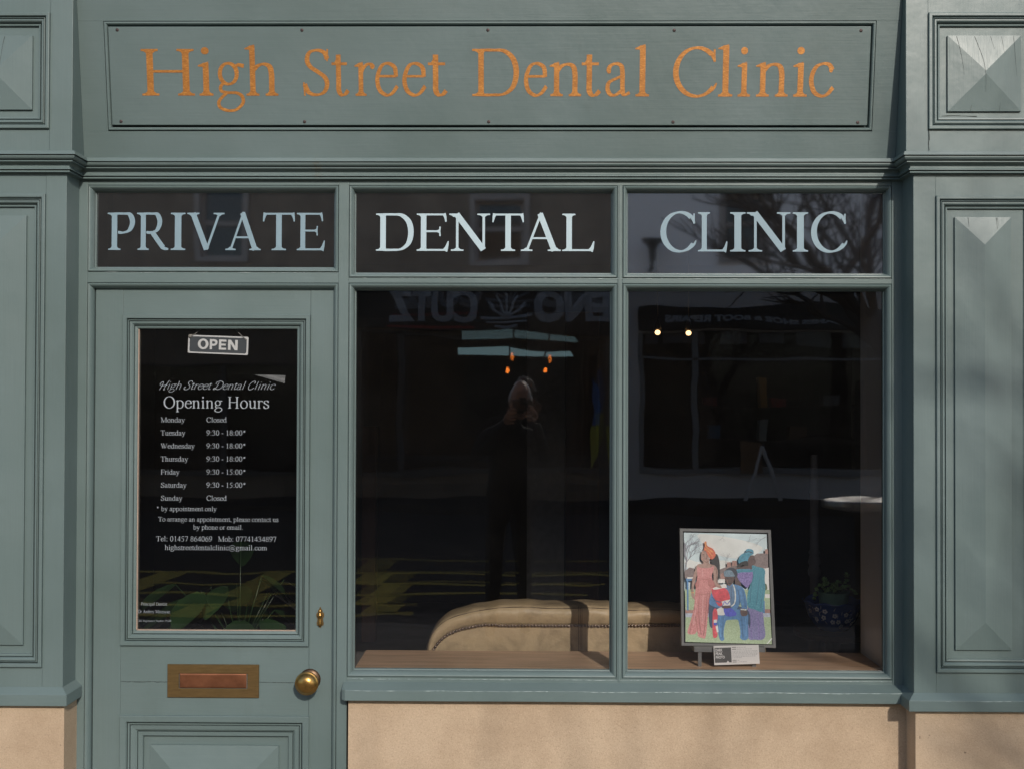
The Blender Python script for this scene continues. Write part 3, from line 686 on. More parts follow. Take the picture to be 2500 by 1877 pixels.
# hairline splits in the woodwork
M['crack'] = simple('open_joint', (.05, .06, .055), .9)
m = MB()
def hair(pts, y, w=.0011):
    for i in range(len(pts) - 1):
        a, b = Vector(pts[i]), Vector(pts[i + 1]); d = (b - a).normalized(); n = Vector((-d.y, d.x)) * w * random.uniform(.3, .9)
        m.add([(a.x + n.x, y, a.y + n.y), (a.x - n.x, y, a.y - n.y), (b.x - n.x, y, b.y - n.y), (b.x + n.x, y, b.y + n.y)], [(0, 1, 2, 3)])
def crackpart(fn, par):
    global m
    m = MB(); fn(); m.build('paint_crack', 'crack', par)
crackpart(lambda: hair([(gx0 + i * (lx0 - gx0) / 14, zcr + random.uniform(-.0012, .0012)) for i in range(15)], DY - .0008, .0010), door)
crackpart(lambda: hair([(lx1 + i * (kx - .036 - lx1) / 12, zcr - .0015 * i / 12 + .001 + random.uniform(-.0008, .0008)) for i in range(13)], DY - .0008, .0010), door)
def crk(pp, y, w): hair([(WX(a, b, y), WZ(b, a, y)) for a, b in crom(pp, 4)], y, w)
crackpart(lambda: crk([(2268, 318), (2269, 340), (2267, 350), (2269, 368)], YB - .0015, .0016), shop)
crackpart(lambda: crk([(2300, 284), (2330, 283), (2385, 285)], YB + .0125, .0013), shop)
def panelcrack(rpx, y, pts, w):
    # follows the sloping facets of the raised panel
    x0, z0, x1, z1 = rect(*rpx, y); ye, yr = y + .006, y - .008; cc = min(x1 - x0, z1 - z0) / 2
    def go():
        P = [(WX(a, b, y), WZ(b, a, y)) for a, b in crom(pts, 5)]
        P = [(min(max(x, x0 + .001), x1 - .001), min(max(z, z0 + .001), z1 - .001)) for x, z in P]; V = []
        for i, (x, z) in enumerate(P):
            t = max(0, min(x - x0, x1 - x, z - z0, z1 - z) / cc); yy = ye + (yr - ye) * t - .0006; ww = w * (1 - .75 * i / len(P)) * random.uniform(.6, 1.2)
            V += [(x - ww, yy, z), (x + ww, yy, z)]
        m.add(V, [(2 * i, 2 * i + 1, 2 * i + 3, 2 * i + 2) for i in range(len(P) - 1)])
    crackpart(go, shop)
RB_ = (2315.6, 86, 2495, 271)
for pts, w_ in (([(2337, 88), (2342, 110), (2350, 150), (2354, 184)], .0012), ([(2381, 88), (2390, 115), (2400, 150), (2405, 190), (2406, 226)], .0014), ([(2420, 88), (2428, 120)], .0007), ([(2447, 88), (2452, 130)], .0006), ([(2476, 88), (2480, 140), (2484, 185)], .0008), ([(2371, 270), (2373, 255)], .0009), ([(2442, 270), (2443, 250)], .0007)): panelcrack(RB_, YB, pts, w_ * .62)
for pts, w_ in (([(2365, 531), (2366, 555)], .0009), ([(2434, 531), (2435, 560)], .0009), ([(2437, 531), (2438, 552)], .0006)): panelcrack((2334, 530, 2472, 1587), YP, pts, w_)
panelcrack((-113, 86, 76.6, 267), YB, [(10, 88), (6, 110), (2, 150), (-2, 185)], .0009)
M['edge_glint'] = simple('pale_painted_glint', (.42, .50, .49), .35, var=.25, nscale=90)  # pale strips: the glossy highlight on sill and rail edges, painted as colour
def edge_glint(par, x0, x1, y, z, dens=.75, wd=.0011, tint='edge_glint', n=90, rnd=random.Random(8)):
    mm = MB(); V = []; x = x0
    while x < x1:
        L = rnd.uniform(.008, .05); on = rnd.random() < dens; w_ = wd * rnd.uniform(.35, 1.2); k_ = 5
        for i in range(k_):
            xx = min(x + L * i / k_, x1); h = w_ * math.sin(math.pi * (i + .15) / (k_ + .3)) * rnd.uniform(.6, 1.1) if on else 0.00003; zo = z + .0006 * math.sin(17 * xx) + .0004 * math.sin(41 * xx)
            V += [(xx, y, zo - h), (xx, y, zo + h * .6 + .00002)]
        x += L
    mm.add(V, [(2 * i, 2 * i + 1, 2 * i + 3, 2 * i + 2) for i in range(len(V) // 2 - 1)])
    o = mm.build('painted_glint', tint, par)
edge_glint(shop, sx0 + .015, XR - .01, -.0464, z_b - .0012, .85, .0012)
edge_glint(shop, bx['w0'] + .005, bx['w3'] - .003, -.0012, D0 + (zr['bb'] - .0045 - D0) * 1.0 - .001, .7, .0009)
edge_glint(shop, bx['w0'] + .02, bx['w3'] - .003, -.0012, zr['wb'] - .0012, .7, .0010)
edge_glint(shop, bx['d0'] + .02, bx['d1'] - .003, -.0012, zr['db'] - .0012, .45, .0009)
edge_glint(shop, XR + .01, XR + .30, YP - .0232, WZ(1710, 2300, YP - .022) - .001, .6, .0009)
# sign board -------------------------------------------------------------------
sb = thing('sign_board', (0, -.06, 2.45), 'wide sage green board with hand painted gold High Street Dental Clinic', 'sign')
s0, v1 = FP(269.5, 64.5); _, v0 = FP(1200, 308); s1 = (FP(2126.5, 65)[0] + FP(2117, 310)[0]) / 2; s0 = (FP(264, 64)[0] + FP(275, 307)[0]) / 2
m = MB(FX); m.box(s0 + .0015, s1 - .0015, -.0065, .016, v0 + .0015, v1 - .003, .0016); m.build('board', 'paintS', sb)
m, nt, b = newmat('gold_sign_paint')
st_ = noise_fac(nt, 1, 4, .7, (90, 90, 330)); bl = noise_fac(nt, 14, 3)
c_ = ramp(nt, st_, [(.32, (.32, .125, .028)), (.55, (.50, .205, .040)), (.75, (.72, .34, .08))])
c_ = mixc(nt, .6, c_, ramp(nt, bl, [(.3, (.72, .68, .66)), (.7, (1.1, 1.1, 1.1))]), 'MULTIPLY')
nt.links.new(c_, b.inputs['Base Color']); b.inputs['Roughness'].default_value = .42; b.inputs['Metallic'].default_value = .25; bump(nt, b, st_, .0008, .8); M['gold'] = m
m = MB(FX)
spec = [('H', 346, 475), ('i', 484, 520), ('g', 528, 597), ('h', 599, 679), ('S', 738.6, 804.4), ('t', 810, 853), ('r', 866, 915), ('e', 916, 973), ('e', 982, 1041), ('t', 1045, 1093), ('D', 1153, 1267), ('e', 1279, 1337),
        ('n', 1342, 1419), ('t', 1420, 1468), ('a', 1478, 1539), ('l', 1550, 1585), ('C', 1643, 1751), ('l', 1752, 1789), ('i', 1800, 1832), ('n', 1845, 1924), ('i', 1936, 1971), ('c', 1975, 2037.6)]
SP = dict(cap=78, low=75, hair=34, serif=29); off = .0065
for ch, l, r in spec:
    k_ = (l - 346) / 1690; pb = 234.2 + 3.0 * k_; pc = 120.5 - .5 * k_ if ch not in 'C' else 117
    zb = FP(l, pb, off)[1]; zc = FP(l, pc, off)[1]
    p = glyph(ch, SP); a, b2 = bbox(p.out); X0, X1 = FP(l, 190, off)[0], FP(r, 190, off)[0]
    kk = (zc - zb) / 662 * (1.0 if ch.isupper() else 1.04)
    emit_glyph(m, p.out, lambda gx, gy: (X0 + (gx - a) / (b2 - a) * (X1 - X0), zb + gy * kk), -off - .0006, jit=1.0)
m.build('lettering', 'gold', sb)
M['screw'] = simple('rusty_screw', (.085, .05, .05), .5, .6, .3, 300)
scr = None
for (pxs, pys) in [(286, 74), (737, 74.5), (1191, 74.5), (1646, 75), (2102, 75.7), (295.5, 297.5), (743.5, 298), (1193, 298.3), (1643, 299), (2094, 300)]:
    x, v = FP(pxs, pys, off)
    if scr is None:
        s_ = MB(); s_.smooth = True; s_.lathe(0, 0, [(.0, -.0018), (.003, -.0016), (.0052, -.0006), (.0056, .001)], 16, 'Y', 0); s_.smooth = False; s_.cur = 1; s_.box(-.0045, .0045, -.0021, -.0016, -.0006, .0006)
        scr = s_.build('screw', ['screw', 'crack'], sb, local=True); o = scr
    else: o = scr.copy(); COL.objects.link(o)
    wp = Vector(FX(x, -off, v)) - Vector(WORLD[sb.as_pointer()])
    o.parent = sb; o.location = wp; pass
    o.rotation_euler = (Matrix.Rotation(TH, 3, 'X') @ Matrix.Rotation(random.uniform(0, 3), 3, 'Y')).to_euler()
# ================================================================ THINGS IN AND BEHIND THE WINDOW
M['text'] = simple('notice_lettering', (.62, .70, .80), .5, var=.02)
M['sheet'] = M['film']
NY = DY + .0245
# opening hours notice
nt_ = thing('opening_hours_notice', (WX(528, 1135, NY), NY, WZ(1356, 528, NY)), 'clear film notice with white opening hours inside the door glass', 'notice')
nx0, nz0, nx1, nz1 = rect(363, 914, 694.5, 1356, NY)
m = MB(); k = .075
m.add([(nx0, NY, nz0), (nx1, NY, nz0), (nx1, NY, nz1 - .028), (nx1 - .1, NY, nz1), (nx0, NY, nz1)], [(0, 1, 2, 3, 4)]); m.build('sheet', 'sheet', nt_)
M['curl'] = simple('grey_film_curl', (.16, .17, .18), .35, var=.1, nscale=60)
cur = [(0, 0, 0), (.25, .5, .002), (.5, .8, .006), (.75, .95, .010), (1, 1, .013)]
m = MB(); m.smooth = True
rows = []
for i in range(9):
    u = i / 8; a = Vector((nx1 - .105, NY, nz1 - .0003)); b_ = Vector((nx1, NY, nz1 - .030))
    c_ = Vector((nx1 - .0008, NY + .012, nz1 - .002)); base = a.lerp(b_, u)
    rows.append([tuple(base.lerp(c_, t) + Vector((0, -.004 * math.sin(math.pi * t), 0))) for t in (0, .3, .6, .85, 1)])
m.rings(rows, closed=False); m.build('curled_corner', 'curl', nt_)
TP = dict(cap=84, low=74, hair=28, serif=18)
TS = dict(cap=80, low=68, hair=30, serif=20)
def line(par, txt, a, b, pb, em_px, pen=TS, script=False, y=NY - .001):
    m = MB(); cx = (a + b) / 2
    text_line(m, txt, WX(a, pb, y), WX(b, pb, y), WZ(pb, cx, y), em_px * (EYE.y - y) / -FPX, y, pen, script)
    return m.build('lettering', 'text', par)
line(nt_, 'High Street Dental Clinic', 385, 668, 951, 30, dict(cap=44, low=40, hair=26, serif=10, shear=.42, noserif=True), True)
line(nt_, 'Opening Hours', 398, 658, 996.4, 43, TP)
days = ['Monday', 'Tuesday', 'Wednesday', 'Thursday', 'Friday', 'Saturday', 'Sunday']
wd = [59.6, 60.6, 83.5, 67.5, 46.5, 63.7, 53.5]
hrs = ['Closed', '9:30 - 18:00*', '9:30 - 18:00*', '9:30 - 18:00*', '9:30 - 15:00*', '9:30 - 15:00*', 'Closed']
for i in range(7):
    pb = 1030.3 + 31.83 * i
    line(nt_, days[i], 392, 392 + wd[i], pb, 18.3); line(nt_, hrs[i], 503.5, 553.5 if i in (0, 6) else 601, pb, 18.3)
line(nt_, '* by appointment only', 381, 529, 1246.5, 16.6)
line(nt_, 'To arrange an appointment, please contact us', 386, 680, 1272.5, 16.8)
line(nt_, 'by phone or email.', 471.5, 594, 1291.8, 16.8)
line(nt_, 'Tel: 01457 864069   Mob: 07741434897', 381, 675, 1320.8, 18.6)
line(nt_, 'highstreetdentalclinic@gmail.com', 402, 652.5, 1341.9, 18.3)
n2 = thing('dentist_notice', (WX(377, 1490, NY), NY, WZ(1531, 377, NY)), 'small clear notice naming the principal dentist in the bottom corner of the door glass', 'notice')
a0, b0, a1, b1 = rect(334.5, 1449, 421, 1531, NY)
m = MB(); m.add([(a0, NY, b0), (a1, NY, b0), (a1, NY, b1), (a0, NY, b1)], [(0, 1, 2, 3)]); m.build('sheet', 'sheet', n2)
line(n2, 'Principal Dentist', 344, 408, 1477, 11.2, TS); line(n2, 'Dr Andrey Mirzoyan', 336.5, 415.5, 1495.6, 11.6, TS); line(n2, 'GDC Registration Number: 85580', 335.5, 418, 1517, 7.4, TS)
# OPEN sign
OY = DY + .034
os_ = thing('open_sign', (WX(532, 842, OY), OY, WZ(864, 532, OY)), 'slightly tilted grey OPEN plate with white edge hanging on a cord', 'sign')
def Q(px, py, y): w_ = W(px, py, y); return (w_.x, w_.z)
TLc, TRc, BRc, BLc = Q(460, 817.8, OY), Q(606.7, 823, OY), Q(605, 867.5, OY), Q(458.5, 861.5, OY)
def bil(u, v):
    a = (BLc[0] + (BRc[0] - BLc[0]) * u, BLc[1] + (BRc[1] - BLc[1]) * u); b = (TLc[0] + (TRc[0] - TLc[0]) * u, TLc[1] + (TRc[1] - TLc[1]) * u)
    return (a[0] + (b[0] - a[0]) * v, a[1] + (b[1] - a[1]) * v)
def rr(u0, v0, u1, v1, r, asp):
    P = []
    for cu, cv, a in ((u1 - r, v1 - r * asp, 0), (u0 + r, v1 - r * asp, 90), (u0 + r, v0 + r * asp, 180), (u1 - r, v0 + r * asp, 270)):
        for k in range(5): t = R(a + 22.5 * k); P.append(bil(cu + r * math.cos(t), cv + r * asp * math.sin(t)))
    return P
M['white_plastic'] = simple('white_plastic', (.80, .82, .84), .4, var=.03); M['slate'] = simple('slate_grey_plate', (.075, .088, .103), .4, var=.04)
M['sign_white'] = simple('off_white_letters', (.80, .82, .84), .5, var=.02); M['cord'] = simple('grey_cord', (.32, .31, .29), .8)
m = MB(); m.prism(rr(0, 0, 1, 1, .02, 3.2), OY, OY + .004); m.build('plate', 'white_plastic', os_)
m = MB(); m.prism(rr(.026, .075, .974, .925, .03, 3.2), OY - .0006, OY + .001); m.build('panel', 'slate', os_)
m = MB(); xs0 = 0
def boldletter(mb, ch, u0, u1, y):
    f = lambda a, b: bil(u0 + (u1 - u0) * a, .24 + .56 * b)
    def pl(P, k=0): mb.add([(f(a, b)[0], y - k * 2e-5, f(a, b)[1]) for a, b in P], [tuple(range(len(P)))])
    if ch == 'O':
        n = 28; R1 = [f(.5 + .52 * math.cos(2 * math.pi * i / n), .5 + .53 * math.sin(2 * math.pi * i / n)) for i in range(n)]; R2 = [f(.5 + .25 * math.cos(2 * math.pi * i / n), .5 + .33 * math.sin(2 * math.pi * i / n)) for i in range(n)]
        mb.rings([[(x, y, z) for x, z in R1], [(x, y, z) for x, z in R2]])
    if ch == 'P':
        pl([(0, 0), (.3, 0), (.3, 1), (0, 1)])
        o_ = [(.3, 1), (.6, 1), (.85, .95), (1, .82), (1, .6), (.85, .42), (.6, .34), (.3, .34)]; i_ = [(.3, .80), (.52, .80), (.62, .78), (.70, .73), (.70, .63), (.62, .57), (.52, .55), (.3, .55)]
        for k in range(7): pl([o_[k], o_[k + 1], i_[k + 1], i_[k]], 1)
    if ch == 'E':
        pl([(0, 0), (.32, 0), (.32, 1), (0, 1)]); pl([(.32, .80), (1, .80), (1, 1), (.32, 1)], 1); pl([(.32, .41), (.93, .41), (.93, .60), (.32, .60)], 1); pl([(.32, 0), (1, 0), (1, .2), (.32, .2)], 1)
    if ch == 'N':
        pl([(0, 0), (.27, 0), (.27, 1), (0, 1)]); pl([(.73, 0), (1, 0), (1, 1), (.73, 1)]); pl([(.0, 1), (.3, 1), (1, 0), (.7, 0)], 1)
for ch, a, b in (('O', 885, 1005), ('P', 1023, 1112), ('E', 1130, 1216), ('N', 1237, 1350)): boldletter(m, ch, (a - 767) / 705, (b - 767) / 705, OY - .0012)
m.build('lettering', 'sign_white', os_)
m = MB(); topz = WZ(796, 532, OY)
h1, h2 = W(464, 821, OY - .002), W(600, 829, OY - .002)
m.tube([h1, W(475.7, 816, OY - .003), W(500, 797, OY - .003)], .0011, 6); m.ball(h1, .0065, seg=8); m.ball(h1 + Vector((.004, 0, .002)), .0045, seg=8); m.build('cord', 'cord', os_)
m = MB(); m.tube([h2, W(592, 822, OY - .003), W(566, 797, OY - .003)], .0011, 6); m.ball(h2, .0028, seg=8); m.build('cord', 'cord', os_)
# ---- framed photograph on an easel -------------------------------------------
pb_y, pt_y = .115, .175
def PP(px, py, off=0.0):
    """point on the leaning picture"""
    zb, zt2 = WZ(1577, 1778, pb_y), WZ(1291, 1770, pt_y)
    n = Vector((0, -(zt2 - zb), pt_y - pb_y)).normalized(); p0 = Vector((0, pb_y, zb)) + n * off
    d = ray(px, py); t = (p0 - EYE).dot(n) / d.dot(n); return EYE + d * t
fp = thing('framed_photograph', tuple(PP(1778, 1577)), 'grey framed colour photograph of three people in bright formal dress standing on an easel', 'framed picture')
O4 = [PP(1663.6, 1575), PP(1894.6, 1580.7), PP(1882, 1292.4), PP(1659, 1288.6)]
I4 = [PP(1670.8, 1567), PP(1885.2, 1572.5), PP(1874.2, 1301), PP(1668.2, 1297)]
J4 = [PP(1672.8, 1565.5), PP(1883.5, 1571), PP(1872.6, 1302.8), PP(1670, 1299)]
nn = (O4[1] - O4[0]).cross(O4[3] - O4[0]).normalized(); nn = nn if nn.y < 0 else -nn
M['frame_grey'] = simple('grey_painted_frame', (.17, .175, .18), .45, var=.06, nscale=40); M['black'] = simple('black_slip', (.012, .012, .012), .6)
m = MB(); q = lambda L, k: [tuple(p + nn * k) for p in L]
mid = [a.lerp(b, .88) for a, b in zip(O4, I4)]
m.rings([q(O4, -.016), q(O4, .0), [tuple(a.lerp(b, .08) + nn * .0015) for a, b in zip(O4, I4)], q(mid, .0015), q(mid, -.003)]); m.add(q(O4, -.016), [(0, 1, 2, 3)]); m.build('frame', 'frame_grey', fp)
m = MB(); m.rings([q(mid, -.0022), q(I4, -.0022), q(J4, -.006)]); m.build('slip', 'black', fp)
PCOL = {}
def pc(name, c, var=.20, sc=110):
    c = tuple(min(.92, x * k + .02) for x, k in zip(c, (1.30, 1.42, 1.62)))
    if name not in PCOL: M['print_' + name] = simple('print_' + name, c, .45, var=var, nscale=sc); PCOL[name] = len(PCOL)
    return PCOL[name]
class Print(MB):
    layer = 0
    def uv(s, X, Y):  # X,Y = measured positions on the print
        a = (X - (130 + (Y - 133) * .0167)) / (913 + (Y - 140) * .0225); b = (Y - 133 - a * 17) / 1197
        t = J4[3].lerp(J4[2], a); u = J4[0].lerp(J4[1], a); return t.lerp(u, b)
    def shp(s, col, pts, smooth=True):
        s.layer += 1; s.cur = col
        P = crom(pts, 4, True) if smooth else pts
        c = (sum(p[0] for p in P) / len(P), sum(p[1] for p in P) / len(P))
        vs = [tuple(s.uv(*p) + nn * (-.0055 + .00002 * s.layer)) for p in P]
        # tessellate so concave outlines are filled properly
        from mathutils.geometry import tessellate_polygon
        tri = tessellate_polygon([[Vector((p[0], p[1], 0)) for p in P]])
        s.add(vs, [tuple(t) for t in tri])
    def ln(s, col, pts, w, n=3):
        s.layer += 1; s.cur = col
        P = crom(pts, n); V = []
        ww = w if isinstance(w, tuple) else (w, w)
        for i, p in enumerate(P):
            a, b = P[max(i - 1, 0)], P[min(i + 1, len(P) - 1)]; dx, dy = b[0] - a[0], b[1] - a[1]; d = math.hypot(dx, dy) or 1
            h = (ww[0] + (ww[1] - ww[0]) * i / (len(P) - 1)) / 2
            for sg in (1, -1): V.append(tuple(s.uv(p[0] - dy / d * h * sg, p[1] + dx / d * h * sg) + nn * (-.0055 + .00002 * s.layer)))
        s.add(V, [(2 * i, 2 * i + 1, 2 * i + 3, 2 * i + 2) for i in range(len(P) - 1)])
def speck(name, c1, c2, sc=230, lo=.33, hi=.68):
    c1, c2 = [tuple(min(.92, x * k + .02) for x, k in zip(q_, (1.30, 1.42, 1.62))) for q_ in (c1, c2)]
    m, nt, b = newmat('print_' + name); b.inputs['Roughness'].default_value = .45
    nt.links.new(ramp(nt, noise_fac(nt, sc, 4, .75), [(lo, c1), (hi, c2)]), b.inputs['Base Color']); M['print_' + name] = m; PCOL[name] = len(PCOL); return PCOL[name]
p = Print()
sky = pc('sky', (.53, .59, .60), .05, 22); cloud = pc('cloud', (.66, .67, .62), .05, 30); grass = speck('grass', (.27, .34, .17), (.46, .52, .33)); road = pc('road', (.42, .43, .46)); roof = pc('roof', (.20, .145, .13)); brick = pc('brick', (.36, .19, .15)); white = pc('white', (.72, .72, .72), .04)
twig = pc('twig', (.26, .24, .25)); blue = pc('blue', (.085, .20, .35)); dblue = pc('dark_blue', (.05, .12, .22)); skin1 = pc('skin_light', (.36, .215, .165)); skin2 = pc('skin_dark', (.105, .062, .055)); hair_ = pc('hair', (.018, .017, .02)); hat = pc('hat', (.035, .04, .055)); hatb = speck('hat_band', (.05, .09, .12), (.30, .38, .42), 420)
coral = speck('coral', (.44, .14, .12), (.66, .30, .27)); coral2 = pc('coral_shade', (.42, .15, .13)); orange = pc('orange', (.62, .14, .07)); orange2 = pc('orange_light', (.80, .33, .10)); teal = speck('teal', (.04, .20, .25), (.25, .52, .55), 420, .5, .72); tealw = pc('teal_wrap', (.07, .24, .31), .3, 90); purp = speck('purple', (.11, .07, .21), (.34, .26, .47)); purp2 = speck('violet', (.13, .12, .24), (.30, .25, .42)); red = pc('red', (.60, .07, .085)); fblue = pc('flag_blue', (.08, .09, .42)); shirt = pc('shirt', (.11, .18, .27)); bead_ = pc('beads', (.62, .60, .52)); hedge = pc('hedge', (.10, .14, .07)); dkshade = pc('shade', (.04, .07, .12))
p.shp(sky, [(131, 133), (1043, 150), (1090, 1348), (150, 1330)], False)
p.shp(cloud, [(300, 150), (700, 200), (1000, 300), (800, 420), (500, 380), (350, 260)]); p.shp(cloud, [(150, 420), (300, 460), (560, 440), (700, 480), (600, 560), (200, 540)])
rnd = random.Random(3)
def twigs(x, y, a, L, w, d):
    if d == 0 or L < 8: return
    x2, y2 = x + L * math.cos(a), y - L * math.sin(a)
    x2 = min(max(x2, 134), 1045); y2 = max(y2, 152)
    p.ln(twig, [(x, y), ((x + x2) / 2 + rnd.uniform(-4, 4), (y + y2) / 2), (x2, y2)], (w, w * .6), 2)
    for k in range(3 if d > 2 else 2): twigs(x2, y2, a + rnd.uniform(-.75, .75), L * rnd.uniform(.55, .85), w * .6, d - 1)
twigs(150, 560, 1.45, 120, 20, 6); twigs(150, 470, .9, 80, 9, 5); twigs(150, 330, 1.0, 70, 8, 5); twigs(150, 250, .7, 60, 6, 4)
twigs(600, 470, 1.6, 45, 4, 4); twigs(1040, 175, 3.6, 70, 4, 4); twigs(560, 160, 4.5, 30, 3, 4); twigs(860, 160, 4.3, 30, 3, 4)
p.shp(roof, [(135, 560), (190, 520), (240, 530), (240, 640), (138, 640)], False)
p.shp(roof, [(520, 540), (640, 500), (720, 500), (740, 640), (520, 650)], False); p.shp(brick, [(600, 462), (640, 462), (645, 510), (602, 520)], False); p.shp(brick, [(655, 445), (705, 445), (708, 500), (655, 505)], False); p.shp(brick, [(530, 590), (600, 560), (610, 660), (530, 665)], False)
p.shp(roof, [(880, 400), (930, 365), (1048, 362), (1052, 530), (890, 520)], False); p.shp(brick, [(1015, 318), (1048, 318), (1050, 370), (1018, 368)], False); p.shp(white, [(1005, 530), (1057, 520), (1063, 760), (1010, 760)], False)
p.shp(grass, [(140, 760), (1066, 760), (1072, 980), (146, 990)], False); p.shp(white, [(1015, 808), (1068, 808), (1069, 850), (1018, 848)], False)
p.shp(brick, [(146, 985), (1071, 970), (1072, 1015), (147, 1020)], False); p.shp(road, [(147, 1020), (1072, 1012), (1074, 1060), (148, 1065)], False)
p.shp(grass, [(148, 1062), (1075, 1056), (1090, 1348), (150, 1330)], False)
p.shp(blue, [(152, 640), (238, 640), (238, 665), (178, 668), (182, 990), (165, 990), (160, 668), (152, 668)], False); p.shp(white, [(165, 626), (240, 626), (240, 642), (163, 645)], False)
p.shp(white, [(500, 645), (575, 645), (580, 690), (500, 690)], False); p.shp(hedge, [(1005, 700), (1030, 700), (1040, 750), (1010, 765)])
p.shp(blue, [(985, 880), (1012, 880), (1014, 1015), (985, 1015)], False)
# woman in coral
p.shp(hair_, [(430, 430), (480, 370), (510, 420), (522, 520), (515, 620), (500, 660), (480, 560), (440, 500)])
p.shp(skin1, [(275, 490), (330, 480), (345, 440), (400, 430), (408, 478), (470, 500), (498, 560), (498, 680), (535, 730), (500, 745), (455, 700), (440, 560), (300, 560), (245, 700), (238, 790), (250, 850), (240, 868), (210, 820), (215, 700), (240, 580)])
p.shp(coral, [(282, 500), (300, 520), (400, 525), (450, 505), (455, 540), (435, 600), (440, 660), (465, 720), (430, 760), (415, 900), (395, 1020), (370, 1270), (330, 1285), (285, 1265), (280, 1200), (250, 1245), (172, 1235), (200, 1120), (240, 960), (250, 820), (262, 720), (275, 620), (272, 540)])
p.shp(coral2, [(255, 690), (290, 655), (296, 720), (260, 740)]); p.shp(coral2, [(395, 660), (440, 655), (470, 715), (440, 745), (400, 720)]); p.ln(coral2, [(268, 640), (350, 648), (440, 640)], 8); p.ln(coral2, [(240, 960), (262, 1080), (282, 1230)], 9); p.ln(coral2, [(252, 800), (330, 815), (420, 800)], 5)
p.shp(skin1, [(325, 340), (360, 335), (405, 370), (412, 420), (385, 455), (345, 460), (322, 440), (313, 405)]); p.shp(hair_, [(345, 338), (372, 350), (400, 390), (395, 372), (372, 345)]); p.ln(hair_, [(335, 378), (348, 376)], 5); p.ln(orange, [(322, 425), (335, 427)], 6); p.dot = None
p.shp(orange, [(345, 325), (355, 285), (350, 240), (372, 235), (382, 280), (440, 310), (472, 360), (470, 400), (432, 430), (400, 400), (370, 345)]); p.ln(orange2, [(362, 240), (366, 285), (400, 320), (445, 350)], 9); p.ln(orange2, [(355, 310), (400, 345), (440, 400)], 6)
p.ln(white, [(405, 415), (405, 428)], 7); p.ln(orange2, [(208, 795), (240, 797)], 8)
coral3 = pc('coral_fold', (.35, .115, .11)); coral4 = pc('coral_light', (.62, .30, .27)); skins = pc('skin_shade', (.22, .12, .09)); teal2 = pc('teal_fold', (.045, .16, .21)); blue2 = pc('blue_fold', (.05, .13, .24)); blue3 = pc('blue_light', (.13, .29, .46))
for q_ in ([(300, 800), (292, 960), (300, 1120), (320, 1250)], [(385, 790), (375, 950), (360, 1150), (345, 1260)], [(215, 1120), (205, 1190), (195, 1235)], [(410, 780), (402, 900), (390, 1020)]): p.ln(coral3, q_, (3, 12))
for q_ in ([(330, 540), (335, 620)], [(340, 820), (335, 980), (332, 1130)], [(272, 860), (255, 1000), (235, 1150)]): p.ln(coral4, q_, (10, 16))
p.ln(skins, [(478, 520), (490, 600), (488, 690)], 9); p.ln(skins, [(222, 640), (216, 720), (218, 800)], 7); p.ln(skins, [(352, 445), (372, 462), (395, 452)], 8); p.ln(skins, [(375, 365), (380, 400), (372, 430)], 9)
# woman in teal
p.shp(purp2, [(830, 950), (920, 960), (985, 990), (1005, 1130), (1018, 1250), (985, 1300), (900, 1300), (835, 1285), (820, 1100)])
p.shp(skin2, [(720, 520), (800, 500), (830, 480), (870, 490), (880, 530), (820, 545), (740, 545), (700, 600), (750, 690), (740, 740), (690, 720), (690, 560)])
p.shp(purp, [(700, 545), (760, 540), (870, 540), (890, 640), (850, 700), (820, 740), (760, 690), (720, 640)]); p.shp(tealw, [(700, 545), (760, 535), (868, 540), (868, 568), (760, 572), (705, 585)])
p.shp(teal, [(872, 500), (930, 510), (1012, 540), (1012, 640), (1018, 760), (1000, 900), (985, 1000), (900, 975), (830, 945), (822, 820), (850, 720), (885, 620)])
p.shp(skin2, [(830, 400), (888, 385), (905, 420), (914, 462), (890, 490), (850, 498), (820, 460)]); p.ln(hair_, [(880, 425), (897, 425)], 6)
p.shp(tealw, [(722, 440), (750, 380), (800, 350), (812, 320), (850, 315), (885, 330), (890, 370), (860, 385), (835, 420), (815, 460), (740, 480)]); p.ln(hat, [(800, 352), (840, 345), (888, 362)], 9); p.ln(teal, [(760, 400), (800, 385), (840, 375)], 12); p.shp(hair_, [(740, 470), (815, 445), (830, 500), (770, 495), (705, 520)])
for q_ in ([(900, 560), (870, 700), (850, 900)], [(960, 620), (940, 760), (920, 930)], [(1000, 700), (985, 830), (965, 960)]): p.ln(teal2, q_, (5, 11))
for q_ in ([(870, 1000), (862, 1140), (870, 1280)], [(930, 1000), (945, 1140), (950, 1290)]): p.ln(purp, q_, (5, 14))
